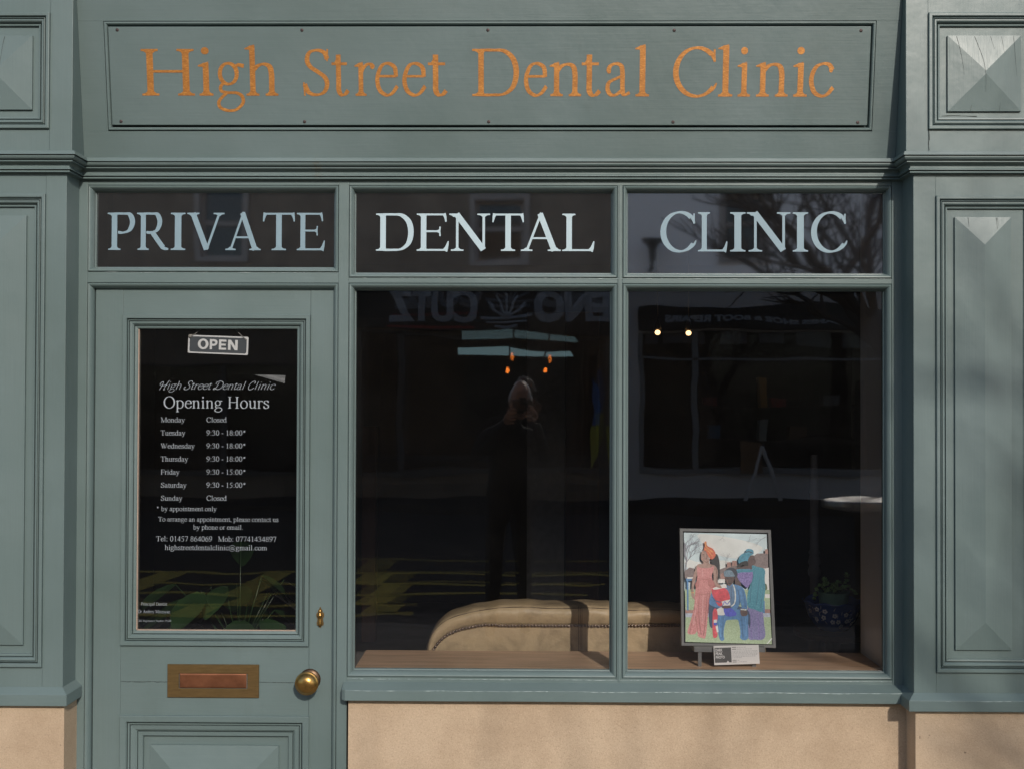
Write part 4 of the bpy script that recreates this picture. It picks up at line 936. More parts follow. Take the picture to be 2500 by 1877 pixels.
# seated man
p.shp(dkshade, [(410, 900), (440, 850), (700, 930), (840, 1000), (850, 1180), (800, 1100), (580, 1080), (430, 1180), (400, 1010)])
p.shp(blue, [(600, 720), (660, 700), (760, 730), (800, 800), (822, 960), (770, 985), (745, 900), (700, 980), (600, 960), (520, 960), (440, 940), (405, 900), (430, 800), (470, 760)])
p.shp(shirt, [(600, 730), (640, 722), (690, 730), (690, 860), (660, 940), (610, 930)]); p.ln(dkshade, [(720, 760), (735, 850), (740, 930)], 6)
p.shp(blue, [(500, 1010), (600, 985), (760, 975), (825, 1010), (830, 1150), (828, 1290), (745, 1285), (730, 1110), (690, 1085), (600, 1100), (580, 1180), (570, 1300), (525, 1302), (500, 1180)])
p.shp(grass, [(585, 1110), (650, 1092), (722, 1100), (738, 1285), (575, 1300)])
p.shp(red, [(430, 760), (500, 725), (600, 760), (632, 870), (560, 885), (470, 870)]); p.shp(red, [(470, 860), (560, 880), (540, 940), (500, 930)]); p.shp(white, [(540, 705), (590, 700), (600, 740), (550, 745)], False); p.shp(white, [(445, 745), (540, 715), (560, 740), (470, 762)]); p.shp(white, [(540, 890), (630, 868), (638, 930), (560, 942)], False); p.ln(fblue, [(560, 925), (575, 890), (600, 920), (630, 885)], 8)
p.shp(white, [(480, 985), (560, 950), (580, 1030), (500, 1035)]); p.shp(fblue, [(565, 955), (640, 960), (700, 1010), (690, 1045), (590, 1045)]); p.shp(red, [(450, 985), (485, 975), (500, 1060), (485, 1150), (498, 1240), (485, 1280), (450, 1270), (442, 1120)]); p.shp(white, [(455, 1090), (490, 1085), (490, 1120), (455, 1122)], False); p.shp(fblue, [(455, 1122), (488, 1120), (490, 1148), (456, 1150)], False); p.shp(white, [(475, 1160), (500, 1150), (508, 1220), (490, 1225)], False)
p.ln(bead_, [(668, 705), (688, 780), (690, 870), (675, 920), (645, 942)], 13); p.ln(hair_, [(645, 730), (650, 860)], 3)
p.shp(skin2, [(585, 620), (670, 615), (672, 670), (640, 715), (610, 712), (585, 660)]); p.ln(hair_, [(598, 640), (618, 641)], 6); p.ln(hair_, [(640, 640), (660, 639)], 6); p.ln(hair_, [(610, 695), (640, 695)], 12)
p.shp(hat, [(572, 565), (600, 535), (650, 520), (700, 545), (715, 600), (680, 640), (670, 615), (585, 620), (570, 610)]); p.shp(hatb, [(570, 560), (640, 548), (680, 600), (675, 618), (585, 618), (568, 605)])
p.shp(skin2, [(745, 985), (790, 965), (822, 1000), (818, 1040), (760, 1045)]); p.ln(bead_, [(750, 975), (812, 980)], 12); p.shp(skin2, [(545, 940), (620, 935), (640, 958), (560, 965)]); p.shp(skin1, [(470, 700), (520, 705), (542, 740), (520, 745), (478, 725)])
for q_ in ([(770, 760), (790, 860), (800, 950)], [(560, 1050), (555, 1160), (548, 1290)], [(760, 1050), (765, 1160), (775, 1280)], [(440, 840), (470, 880), (530, 900)]): p.ln(blue2, q_, (6, 13))
for q_ in ([(740, 760), (760, 840), (765, 930)], [(530, 1060), (520, 1160), (535, 1270)], [(800, 1060), (808, 1150), (808, 1260)]): p.ln(blue3, q_, (5, 10))
p.ln(skins, [(600, 650), (606, 690), (620, 708)], 6); p.ln(red, [(520, 770), (560, 830), (600, 860)], 5)
p.ln(cloud, [(1035, 1345), (1088, 1285)], (8, 16))
names = sorted(PCOL, key=PCOL.get)
pr_ = p.build('print', ['print_' + n for n in names], fp, smooth=False)
# easel
ea = thing('easel', (WX(1778, 1600, .12), .12, zbd), 'small grey tabletop easel holding the framed photograph', 'easel')
m = MB(); za, zb_ = WZ(1573, 1780, .085), WZ(1584, 1780, .085)
m.box(WX(1694.6, 1578, .085), WX(1868, 1578, .085), .083, .135, za - .0085, za - .0245, .001); m.build('ledge', 'frame_grey', ea)
m = MB(); lxx = WX(1709, 1610, .085); m.box(lxx - .0062, lxx + .0062, .088, .098, zbd, za - .02, .0008); m.build('leg', 'frame_grey', ea)
m = MB(); lxx = WX(1841.5, 1625, .085); m.box(lxx - .007, lxx + .007, .088, .098, zbd, za - .02, .0008); m.build('leg', 'frame_grey', ea)
m = MB(); xx_ = WX(1775, 1600, .2); m.tube([(xx_, .30, zbd + .002), (xx_, .22, zbd + .25)], .006, 6); m.build('leg', 'frame_grey', ea)
# caption card
CY = .072
cd = thing('caption_card', (WX(1798, 1600, CY), CY, WZ(1620, 1798, CY)), 'white caption card with dark square reading DARK PEAK PHOTO propped against the easel', 'card')
C4 = [Q(1744, 1622.5, CY), Q(1855, 1619, CY), Q(1852, 1573, CY), Q(1742, 1575.6, CY)]
def cb(u, v): a = [C4[0][i] + (C4[1][i] - C4[0][i]) * u for i in (0, 1)]; b = [C4[3][i] + (C4[2][i] - C4[3][i]) * u for i in (0, 1)]; return (a[0] + (b[0] - a[0]) * v, a[1] + (b[1] - a[1]) * v)
def cq(mb, u0, v0, u1, v1, y): mb.add([(cb(a, b)[0], y, cb(a, b)[1]) for a, b in ((u0, v0), (u1, v0), (u1, v1), (u0, v1))], [(0, 1, 2, 3)])
M['card'] = simple('white_card', (.78, .77, .78), .6, var=.02); M['card_grey'] = simple('card_dark_grey', (.10, .10, .105), .6); M['card_ink'] = simple('card_grey_ink', (.40, .40, .42), .6); M['card_black'] = simple('card_black_ink', (.16, .16, .17), .6)
m = MB(); m.prism([cb(0, 0), cb(1, 0), cb(1, 1), cb(0, 1)], CY, CY + .0008); m.build('card_sheet', 'card', cd)
m = MB(); cq(m, .018, .12, .385, .90, CY - .0004); m.build('dark_square', 'card_grey', cd)
m = MB()
for i, wd_ in enumerate(('DARK', 'PEAK', 'PHOTO')): sans_mesh(m, wd_, lambda a, b, i=i: cb(.038 + a * (.155, .155, .20)[i], .70 - .185 * i + b * .15), CY - .0007, .03)
m.add([(cb(a, b)[0], CY - .0007, cb(a, b)[1]) for a, b in ((.27, .12), (.335, .12), (.30, .22))], [(0, 1, 2)]); m.build('lettering', 'card', cd)
m = MB(); rn = random.Random(5)
for v, w_, dk in ((.90, .30, 1), (.80, .42, 1), (.70, .57, 0), (.63, .55, 0), (.56, .57, 0), (.49, .56, 0), (.42, .52, 0), (.35, .20, 0), (.22, .16, 1), (.13, .28, 1)):
    u = .405
    if dk: m.cur = 1; cq(m, u, v - .012, u + .09, v + .022, CY - .0005); u += .105
    m.cur = 0
    while u < .405 + w_: l_ = rn.uniform(.015, .05); cq(m, u, v - .01, min(u + l_, .97), v + .014, CY - .0005); u += l_ + .011
m.build('small_print', ['card_ink', 'card_black'], cd)
# ---- leather sofa ---------------------------------------------------------------
SY = .40
def leather(name, c):
    m, nt, b = newmat(name)
    f = noise_fac(nt, 7, 6, .65, dist=.6); col = ramp(nt, f, [(.28, tuple(x * .55 for x in c)), (.5, c), (.72, (c[0] * 1.14, c[1] * 1.13, c[2] * 1.1))])
    cr = noise_fac(nt, 38, 6, .75, (1, 1, .35), 1.6); col = mixc(nt, ramp(nt, cr, [(.62, (0, 0, 0)), (.74, (.55, .55, .55))]), col, (c[0] * 1.3, c[1] * 1.28, c[2] * 1.2))
    nt.links.new(col, b.inputs['Base Color']); nt.links.new(ramp(nt, f, [(.3, (.36, .36, .36)), (.7, (.52, .52, .52))]), b.inputs['Roughness'])
    n1 = bump(nt, b, noise_fac(nt, 260, 3, .6), .0005, .8); bump(nt, b, noise_fac(nt, 11, 5), .013, .8, n1); return m
M['leather'] = leather('tan_leather', (.54, .405, .25)); M['leather_dark'] = leather('brown_leather', (.14, .08, .055)); M['stud'] = simple('bronze_stud', (.34, .27, .23), .36, .9, .3, 60)
M['stitch'] = simple('dark_seam', (.10, .075, .055), .8)
sf = thing('sofa', (WX(1400, 1500, .8), .85, .02), 'tan leather chesterfield sofa with brass studs seen from behind', 'sofa')
outer_px = [(1040, 1640), (1042, 1589), (1048, 1557), (1062, 1532), (1084, 1513), (1110, 1499), (1140, 1489), (1170, 1481.5), (1205, 1477), (1250, 1475.5), (1293, 1475), (1388, 1476), (1460, 1478), (1535, 1480), (1600, 1482), (1660, 1483), (1720, 1485), (1790, 1492), (1830, 1505), (1856, 1530), (1866, 1560), (1870, 1600), (1872, 1640)]
inner_px = [(1050, 1640), (1056, 1590), (1064, 1573), (1076, 1558), (1094, 1544.5), (1112, 1536), (1132, 1530), (1160, 1524), (1190, 1520.8), (1240, 1522.5), (1293, 1522.5), (1388, 1523), (1460, 1523), (1535, 1522.5), (1600, 1522), (1660, 1522), (1720, 1524), (1775, 1530), (1810, 1541), (1832, 1556), (1846, 1573), (1852, 1600), (1856, 1640)]
A_, B_ = crom(outer_px, 5), crom(inner_px, 5)
OA = [W(x, y, SY + .02) for x, y in A_]; IB = [W(x, y, SY) for x, y in B_]
def ext(L): return [Vector((L[0].x + .01, L[0].y, .12))] + L + [Vector((L[-1].x - .01, L[-1].y, .12))]
OA, IB = ext(OA), ext(IB)
m = MB(); m.smooth = True; rs = []
for o_, i_ in zip(OA, IB):
    d = o_ - i_; row = []
    for t, oy in ((0, .001), (.05, -.002), (.15, -.005), (.35, -.010), (.55, -.012), (.75, -.009), (.9, .000), (.97, .008), (1.0, .020), (1.02, .045), (1.0, .10), (.9, .17), (.6, .23), (.2, .25)):
        w_ = .0025 * math.sin(o_.x * 23 + 2) + .0015 * math.sin(o_.x * 61)
        row.append((i_.x + d.x * t, SY + oy, i_.z + d.z * t + w_ * min(1, t * 2)))
    rs.append(row)
m.rings(rs, closed=False); tr = m.build('top_roll', 'leather', sf)
m = MB(); m.smooth = False
P = [(v.x, v.z) for v in IB]; nP = len(P)
from mathutils.geometry import tessellate_polygon
tri = tessellate_polygon([[Vector((x, z, 0)) for x, z in P]])
m.add([(x, SY + .001, z) for x, z in P], [tuple(t) for t in tri]); m.box(P[0][0] + .02, P[-1][0] - .02, SY + .02, SY + .85, .12, .44, .02); m.build('back_panel', 'leather', sf)
# piping seam along the top edge and upright seams
m = MB(); m.smooth = True
m.tube([(o_.x + (i_.x - o_.x) * .10, SY - .0005, o_.z + (i_.z - o_.z) * .11 + .0025 * math.sin(o_.x * 23 + 2)) for o_, i_ in list(zip(OA, IB))[6:-6]], .0016, 6)
m.build('piping', 'stitch', sf)
m = MB()
for px_ in (1412.5, 1416.5, 1420.5):
    xs_ = WX(px_, 1550, SY); zt_ = WZ(1524, px_, SY); m.add([(xs_ - .0008, SY - .0006, .5), (xs_ + .0008, SY - .0006, .5), (xs_ + .0008, SY - .0006, zt_), (xs_ - .0008, SY - .0006, zt_)], [(0, 1, 2, 3)])
    zt2 = WZ(1478, px_, SY); pts = [(xs_, SY + oy - .0006, zt_ + (zt2 - zt_) * t) for t, oy in ((0.05, -.002), (.15, -.005), (.35, -.010), (.55, -.012), (.75, -.009), (.9, .000), (.97, .008))]; m.tube(pts, .0009, 4)
m.build('stitching', 'stitch', sf)
L_ = [Vector((v.x, v.y, v.z)) for v in IB]; acc = 0; last = None; first = None; step = .0122
for i in range(1, len(L_)):
    a, b = L_[i - 1], L_[i]; seg = (b - a).length
    while acc <= seg:
        q_ = a.lerp(b, acc / seg if seg else 0); acc += step
        if q_.z < WZ(1598, 1100, SY) or q_.x > WX(1680, 1500, SY): continue
        if first is None:
            s_ = MB(); s_.smooth = True; s_.lathe(0, 0, [(0, -.0068), (.0024, -.0064), (.0046, -.0046), (.0057, -.0020), (.0059, .001)], 12, 'Y', 0); first = s_.build('stud', 'stud', sf, local=True); o = first
        else: o = first.copy(); COL.objects.link(o)
        o.parent = sf; o.location = Vector((q_.x, SY - .0050, q_.z - .004 + random.uniform(-.0008, .0008))) - Vector(WORLD[sf.as_pointer()])
    acc -= seg
m = MB(); m.smooth = True; ax = WX(1043, 1570, .62)
m.lathe(0, 0, [(0, 0)], 3) if False else None
m.rings([[(ax + .045 + .075 * math.cos(2 * math.pi * k / 20), y, .595 + .075 * math.sin(2 * math.pi * k / 20)) for k in range(20)] for y in (.55, .56, 1.25, 1.27)], True, (True, True)); m.box(ax - .01, ax + .09, .56, 1.25, .12, .58, .01); m.build('arm', 'leather_dark', sf)
m = MB(); m.smooth = True; ax2 = P[-1][0] - .02
m.rings([[(ax2 - .02 + .075 * math.cos(2 * math.pi * k / 20), y, .595 + .085 * math.sin(2 * math.pi * k / 20)) for k in range(20)] for y in (.55, .56, 1.25, 1.27)], True, (True, True)); m.build('arm', 'leather_dark', sf)
m = MB(); m.box(P[0][0] + .1, (P[0][0] + P[-1][0]) / 2 - .002, SY + .2, SY + .86, .4405, .52, .03); m.box((P[0][0] + P[-1][0]) / 2 + .002, P[-1][0] - .1, SY + .2, SY + .86, .4405, .52, .03); m.build('seat_cushion', 'leather_dark', sf)
for x_ in (P[0][0] + .05, P[-1][0] - .05):
    for y_ in (SY + .06, SY + .8):
        m = MB(); m.smooth = True; m.lathe(x_, y_, [(.018, .02), (.028, .05), (.03, .12)], 12); m.build('foot', 'board', sf)
# ---- plant bowl on a stand --------------------------------------------------------
BY = .80; bcx = WX(2033, 1500, BY); k_ = (BY + 3.6) / FPX
zb0 = WZ(1540, 2033, BY - .05); rim = 72 * k_; zr_ = WZ(1463, 2033, BY)
M['navy'] = simple('navy_glaze', (.05, .11, .34), .25, var=.15, nscale=20, coat=.5); M['bowl_white'] = simple('white_glaze_flowers', (.88, .90, .93), .3); M['pot_green'] = simple('green_pot', (.26, .46, .35), .5, var=.15, bmp=.0008, bscale=140)
M['leafg'] = simple('succulent_green', (.36, .56, .22), .5, var=.45, nscale=60); M['leafd'] = simple('dark_leaf', (.016, .038, .013), .32, var=.35, nscale=9); M['darkwood'] = simple('dark_wood', (.035, .022, .015), .5, var=.3, nscale=8)
bw = thing('bowl', (bcx, BY, zb0), 'navy blue china bowl with white blossom pattern', 'bowl')
m = MB(); m.smooth = True; seg = 64; H = zr_ - zb0; rs = []
for r_, h_ in ((.0, 0.004), (.048, 0.003), (.052, 0), (.058, .0), (.066, .010), (.082, .028), (.095, .055), (.103, .085), (.109, H * .93), (.1135, H), (.111, H + .001), (.105, H - .006), (.098, .07), (.07, .03), (0, .02)):
    rs.append([(bcx + max(r_, 1e-4) * math.cos(2 * math.pi * j / seg) * rim / .1135, BY + max(r_, 1e-4) * math.sin(2 * math.pi * j / seg) * rim / .1135, zb0 + h_ + (.0035 * math.cos(9 * 2 * math.pi * j / seg) if r_ > .108 else 0)) for j in range(seg)])
m.rings(rs); m.build('body', 'navy', bw)
def bowlpt(a, h, e=.0008):
    hs = [(0, .058), (.010, .066), (.028, .082), (.055, .095), (.085, .103), (H * .93, .109), (H, .1135)]
    for (h0, r0), (h1, r1) in zip(hs, hs[1:]):
        if h <= h1: r_ = r0 + (r1 - r0) * (h - h0) / (h1 - h0); break
    r_ = r_ * rim / .1135 + e
    return (bcx + r_ * math.sin(a), BY - r_ * math.cos(a), zb0 + h)
m = MB(); rn = random.Random(11)
def petal(a, h, da, dh, n=8, e=.001):
    c = bowlpt(a, h, e); m.add([c] + [bowlpt(a + da * math.cos(2 * math.pi * k / n), h + dh * math.sin(2 * math.pi * k / n), e) for k in range(n)], [(0, 1 + k, 1 + (k + 1) % n) for k in range(n)])
for a, h in ((-.85, .092), (-.55, .086), (-.62, .06), (-.2, .07), (-.28, .044), (-.05, .045), (.22, .075), (.3, .048), (.42, .05), (-.95, .05), (.62, .035), (.1, .026), (.8, .07), (1.15, .05), (-1.2, .08)):
    for k in range(5): t = k * 1.257 + a * 7; petal(a + .060 * math.cos(t), h + .0062 * math.sin(t), .040, .0042, e=.001 + .00005 * k)
for _ in range(26):
    a, h = rn.uniform(-1.2, 1.2), rn.uniform(.03, .1); t = rn.uniform(0, 3)
    p0, p1 = bowlpt(a, h), bowlpt(a + .12 * math.cos(t), h + .013 * math.sin(t)); m.tube([p0, p1], .0007, 4)
m.build('blossom_pattern', 'bowl_white', bw)
pt = thing('flower_pot', (bcx + .003, BY, zb0 + .03), 'plain green pot standing inside the navy bowl', 'plant pot')
m = MB(); m.smooth = True; zp = WZ(1443, 2033, BY)
m.lathe(bcx + .003, BY, [(.0, zb0 + .021), (.045, zb0 + .021), (.055, zr_ - .02), (.0605, zp - .004), (.062, zp), (.057, zp), (.054, zp - .012), (0, zp - .013)], 32); m.build('body', 'pot_green', pt)
pl = thing('succulent', (bcx, BY, zp - .012), 'trailing green succulent growing in the small green pot', 'plant')
m = MB(); m.smooth = False; rn = random.Random(4)
def rosette(c, r, n=22):
    for k in range(n):
        a = rn.uniform(0, 6.28); e = rn.uniform(.0, 1.3); d = Vector((math.cos(a) * math.cos(e), math.sin(a) * math.cos(e), math.sin(e))); p_ = Vector(c)
        s_ = d.cross(Vector((0, 0, 1)));  s_ = (s_.normalized() if s_.length > .01 else Vector((1, 0, 0))) * r * .26; u_ = s_.cross(d).normalized() * r * .12
        q1 = p_ + d * r * .55; q2 = p_ + d * r
        m.add([tuple(p_), tuple(q1 + s_), tuple(q1 - s_), tuple(q2), tuple(q1 + u_), tuple(q1 - u_)], [(0, 1, 4), (0, 4, 2), (3, 4, 1), (3, 2, 4), (0, 5, 1), (0, 2, 5), (3, 1, 5), (3, 5, 2)])
st_m = MB()
def spray(pts, r=.0125, n=8):
    P = crom(pts, 5); st_m.tube(P, .0016, 5)
    for i in range(n): q_ = P[int((len(P) - 1) * (i + .6) / n)]; rosette((q_[0] + rn.uniform(-.004, .004), q_[1] + rn.uniform(-.004, .004), q_[2] + .003), r * rn.uniform(.8, 1.15), 18)
X_, Y_, Z_ = bcx, BY, zp
spray([(X_ - .03, Y_, Z_ - .01), (X_ - .055, Y_ - .01, Z_ + .02), (X_ - .073, Y_ - .02, Z_ - .005), (X_ - .078, Y_ - .02, Z_ - .035)], .0125, 10)
spray([(X_ - .02, Y_, Z_ - .01), (X_ - .035, Y_ - .02, Z_ + .03), (X_ - .045, Y_ - .03, Z_ + .022)], .014, 6)
spray([(X_ - .01, Y_ - .02, Z_), (X_ - .005, Y_ - .03, Z_ + .022), (X_ - .012, Y_ - .04, Z_ + .03)], .014, 5); spray([(X_ + .01, Y_, Z_), (X_ + .015, Y_ - .01, Z_ + .03), (X_ + .022, Y_ - .02, Z_ + .034)], .014, 6)
spray([(X_ + .03, Y_, Z_), (X_ + .052, Y_, Z_ + .03), (X_ + .052, Y_ - .01, Z_ + .07)], .0125, 7); spray([(X_ + .03, Y_, Z_), (X_ + .06, Y_ - .01, Z_ + .016), (X_ + .088, Y_ - .01, Z_ - .018)], .0125, 8); spray([(X_, Y_ - .03, Z_ - .004), (X_ + .01, Y_ - .045, Z_ + .012), (X_ + .035, Y_ - .05, Z_ + .015)], .013, 6)
spray([(X_ + .02, Y_ + .02, Z_ - .004), (X_ - .02, Y_ + .02, Z_ + .03), (X_ - .03, Y_ + .03, Z_ + .045)], .013, 6)
m.build('leaf', 'leafg', pl); st_m.build('stem', 'leafd', pl)
ps = thing('plant_stand', (bcx, BY, .02), 'dark round wooden stand carrying the navy bowl', 'plant stand')
m = MB(); m.smooth = False; m.lathe(bcx, BY, [(0, zb0 - .026), (.15, zb0 - .026), (.155, zb0 - .02), (.155, zb0 - .006), (.15, zb0 - .001), (0, zb0 - .001)], 40); m.build('top', 'darkwood', ps)
m = MB(); m.smooth = True; m.lathe(bcx, BY, [(.03, .06), (.022, .15), (.018, .4), (.03, zb0 - .06), (.05, zb0 - .027)], 20); m.build('column', 'darkwood', ps)
for k in range(3): m = MB(); a = k * 2.09; m.tube([(bcx, BY, .09), (bcx + .1 * math.cos(a), BY + .1 * math.sin(a), .06), (bcx + .17 * math.cos(a), BY + .17 * math.sin(a), .032)], .012, 8); m.build('leg', 'darkwood', ps)
# turned newel, timber post, pale door leaf deep inside
M['pale_wood'] = simple('pale_painted_wood', (.20, .19, .19), .6); M['redwood'] = simple('red_brown_wood', (.10, .045, .03), .5, var=.25, nscale=2, mscale=(8, 8, 1))
ny = 1.25; cx = WX(1988, 1300, ny); kk = (ny + 3.6) / FPX
nw = MB(); nw.smooth = True; zz = lambda py: WZ(py, 1988, ny)
nw.lathe(cx, ny, [(.016, zz(1110)), (.017, zz(1195)), (.024, zz(1200)), (.018, zz(1206)), (.019, zz(1340)), (.026, zz(1348)), (.02, zz(1354)), (.028, zz(1372)), (.021, zz(1380)), (.029, zz(1392)), (.027, zz(1402)), (.019, zz(1408)), (.018, zz(1500)), (.030, zz(1530)), (.034, .25), (.06, .05), (.10, .035), (.11, .02)], 24)
nw2 = nw.build('turned_stand', 'pale_wood', None); tag(nw2, 'slim turned pale stand in the dark room behind the plant', 'stand')
m = MB(); wy = 3.7; m.box(WX(883, 1300, wy), WX(917, 1300, wy), wy, wy + .1, .02, WZ(1040, 900, wy), .004); tag(m.build('wooden_post', 'redwood'), 'red brown wooden post deep in the room behind the sofa', 'post')
m = MB(); wy = 4.4; m.box(WX(1286, 1300, wy), WX(1378, 1300, wy), wy, wy + .04, .02, 2.3, .003)
tag(m.build('interior_door', simple('grey_interior_door', (.50, .50, .52), .5)), 'grey interior door leaf standing open behind the sofa', 'door')
m = MB(); m.box(WX(1381, 1300, 4.38), WX(1462, 1300, 4.38), 4.38, 4.46, .02, 2.3, .004); tag(m.build('door_frame_post', 'redwood'), 'wide brown timber upright beside the grey interior door', 'post')
# houseplant behind the door glass
hp = thing('houseplant', (WX(585, 1500, .45), .45, .02), 'dark leafy houseplant in a pot low behind the door glass', 'plant')
hx, hy = WX(585, 1500, .45), .45; hz0 = WZ(1560, 585, .45)
m = MB(); m.smooth = True; m.lathe(hx, hy, [(0, .021), (.10, .021), (.14, hz0 - .06), (.145, hz0 - .05), (.13, hz0 - .05), (.12, hz0 - .08), (0, hz0 - .08)], 28); m.build('pot', 'darkwood', hp)
m = MB(); rn = random.Random(9); m.smooth = True
for k in range(22):
    a = rn.uniform(0, 6.28); L = rn.uniform(.20, .44); el = rn.uniform(.5, 1.4); b0 = Vector((hx, hy, hz0 - .07)); d = Vector((math.cos(a) * math.cos(el), math.sin(a) * math.cos(el) * .6, math.sin(el)))
    tip = b0 + d * L; m.tube([b0, b0 + d * L * .5 + Vector((0, 0, .01)), tip], .0018, 5)
    o_ = Vector((math.cos(a), math.sin(a) * .6, -.35)).normalized(); s_ = Vector((-math.sin(a), math.cos(a), 0)); LL = rn.uniform(.10, .17); rows = []
    for t in (0, .15, .35, .6, .8, 1): w_ = LL * .42 * math.sin(math.pi * min(1, t * .9 + .05)) ** .8; c = tip + o_ * LL * t + Vector((0, 0, -.05 * t * t)); rows.append([tuple(c - s_ * w_), tuple(c + Vector((0, 0, -.006))), tuple(c + s_ * w_)])
    m.rings(rows, closed=False)
m.build('leaf', 'leafd', hp)
# two small ceiling pendants lit deep inside
for i_, (px_, py_) in enumerate(((1605.5, 812), (1681, 813.5))):
    yy = 4.2; c = W(px_, py_, yy)
    L = thing('pendant_lamp', (c.x, yy, c.z), ('left' if i_ == 0 else 'right') + ' one of two small lit warm ceiling lamps in the dark room', 'lamp', 'ceiling lamps in the room')
    if i_ == 0: M['lampglow'] = emit('warm_lamp_glow', (1.0, .62, .28), 3); M['lampmetal'] = simple('lamp_metal', (.3, .25, .2), .3, .9)
    m = MB(); m.smooth = True; m.ball(c, .020, sz=.9); m.build('bulb', 'lampglow', L)
    m = MB(); m.smooth = True; m.lathe(c.x, c.y, [(.010, c.z + .10), (.020, c.z + .06), (.030, c.z + .022), (.028, c.z + .020), (.018, c.z + .055), (.004, c.z + .09)], 20); m.tube([(c.x, c.y, c.z + .09), (c.x, c.y, 2.75)], .004, 6); m.build('lamp_shade', 'lampmetal', L)
# ================================================================ STREET SIDE (seen mirrored in the glass)
M['asphalt'] = simple('asphalt', (.070, .064, .060), .95, spec=.08, var=.2, nscale=60, bmp=.002, bscale=150)
M['paving'] = simple('paving', (.24, .215, .185), .85, var=.12, nscale=4, bmp=.001, bscale=90)
M['groundm'] = simple('ground', (.10, .10, .09), .9)
def st(name, m, mat, label=None): o = m.build(name, mat); tag(o, label, kind='structure'); return o
m = MB(); m.add([(-60, -60, -.16), (60, -60, -.16), (60, 40, -.16), (-60, 40, -.16)], [(0, 1, 2, 3)]); st('ground', m, 'groundm', 'bare ground around the street')
m = MB(); m.add([(-60, -14, -.12), (60, -14, -.12), (60, -4.25, -.12), (-60, -4.25, -.12)], [(0, 1, 2, 3)]); st('road', m, 'asphalt', 'dark asphalt road in front of the shop')
m = MB(); m.box(-60, 60, -4.2, .2, -.15, 0.0, .01); m.box(-60, 60, -4.33, -4.203, -.15, .002, .015); st('pavement', m, 'paving', 'pale paving in front of the shop')
m = MB(); m.box(-60, 60, -16, -14, -.15, 0, .01); M['paving_dark'] = simple('dark_paving', (.055, .05, .047), .95, spec=.05, var=.2, nscale=3); st('opposite_pavement', m, 'paving_dark', 'paving on the far side of the street')
M['yellow'] = simple('yellow_road_paint', (.72, .54, .10), .8, var=.25, nscale=12)
m = MB()
def rl(a, b, w=.1):
    a, b = Vector(a), Vector(b); d = (b - a).normalized(); n = Vector((-d.y, d.x)) * w / 2
    m.add([(a.x + n.x, a.y + n.y, -.116), (a.x - n.x, a.y - n.y, -.116), (b.x - n.x, b.y - n.y, -.116), (b.x + n.x, b.y + n.y, -.116)], [(0, 1, 2, 3)])
rl((-7, -4.55), (6, -4.55)); rl((-7, -4.8), (6, -4.8))
for yy_, x0_, x1_ in ((-5.25, -7, -.9), (-5.75, -7, -1.2), (-6.3, -7, .6), (-6.9, -6.5, .8), (-7.6, -6.5, 1.0)): rl((x0_, yy_), (x1_, yy_ - .02), .11)
rn_ = random.Random(2)
for yy_, y2_ in ((-5.25, -5.75), (-5.75, -6.3), (-6.3, -6.9), (-6.9, -7.6)):
    for k in range(5): x_ = -6 + k * 1.15 + rn_.uniform(-.3, .3); rl((x_, yy_ - .056), (x_ + .05, y2_ + .056), .3)
st('road_marking', m, 'yellow', 'yellow box and lines painted on the road')
# opposite houses
FY = -15.4; kf = (-FY + 3.6) / FPX
def fx(px): return (px - 1278) * kf
def fzz(py): return 1.6 + (994 - py) * kf
M['brownstone'] = simple('brown_stone', (.25, .19, .14), .9, var=.2, nscale=2.5, bmp=.004, bscale=9); M['render'] = simple('pale_render', (.90, .83, .80), .9, var=.05, nscale=1)
M['slateroof'] = simple('roof_slate', (.09, .09, .10), .7, var=.2, nscale=14); M['dullwood'] = simple('dull_woodwork', (.10, .09, .085), .6); M['stonewood'] = simple('stone_coloured_frame', (.40, .34, .30), .7); M['whitewood'] = simple('white_woodwork', (.36, .35, .35), .5); M['darkglass'] = simple('dark_window', (.012, .013, .016), .08); M['shopdark'] = simple('dark_shop_interior', (.012, .011, .012), .9)
M['signblack'] = simple('black_sign', (.010, .010, .012), .4); M['letgrey'] = simple('grey_letters', (.55, .56, .60), .6); M['redline'] = simple('red_line', (.45, .03, .03), .5)
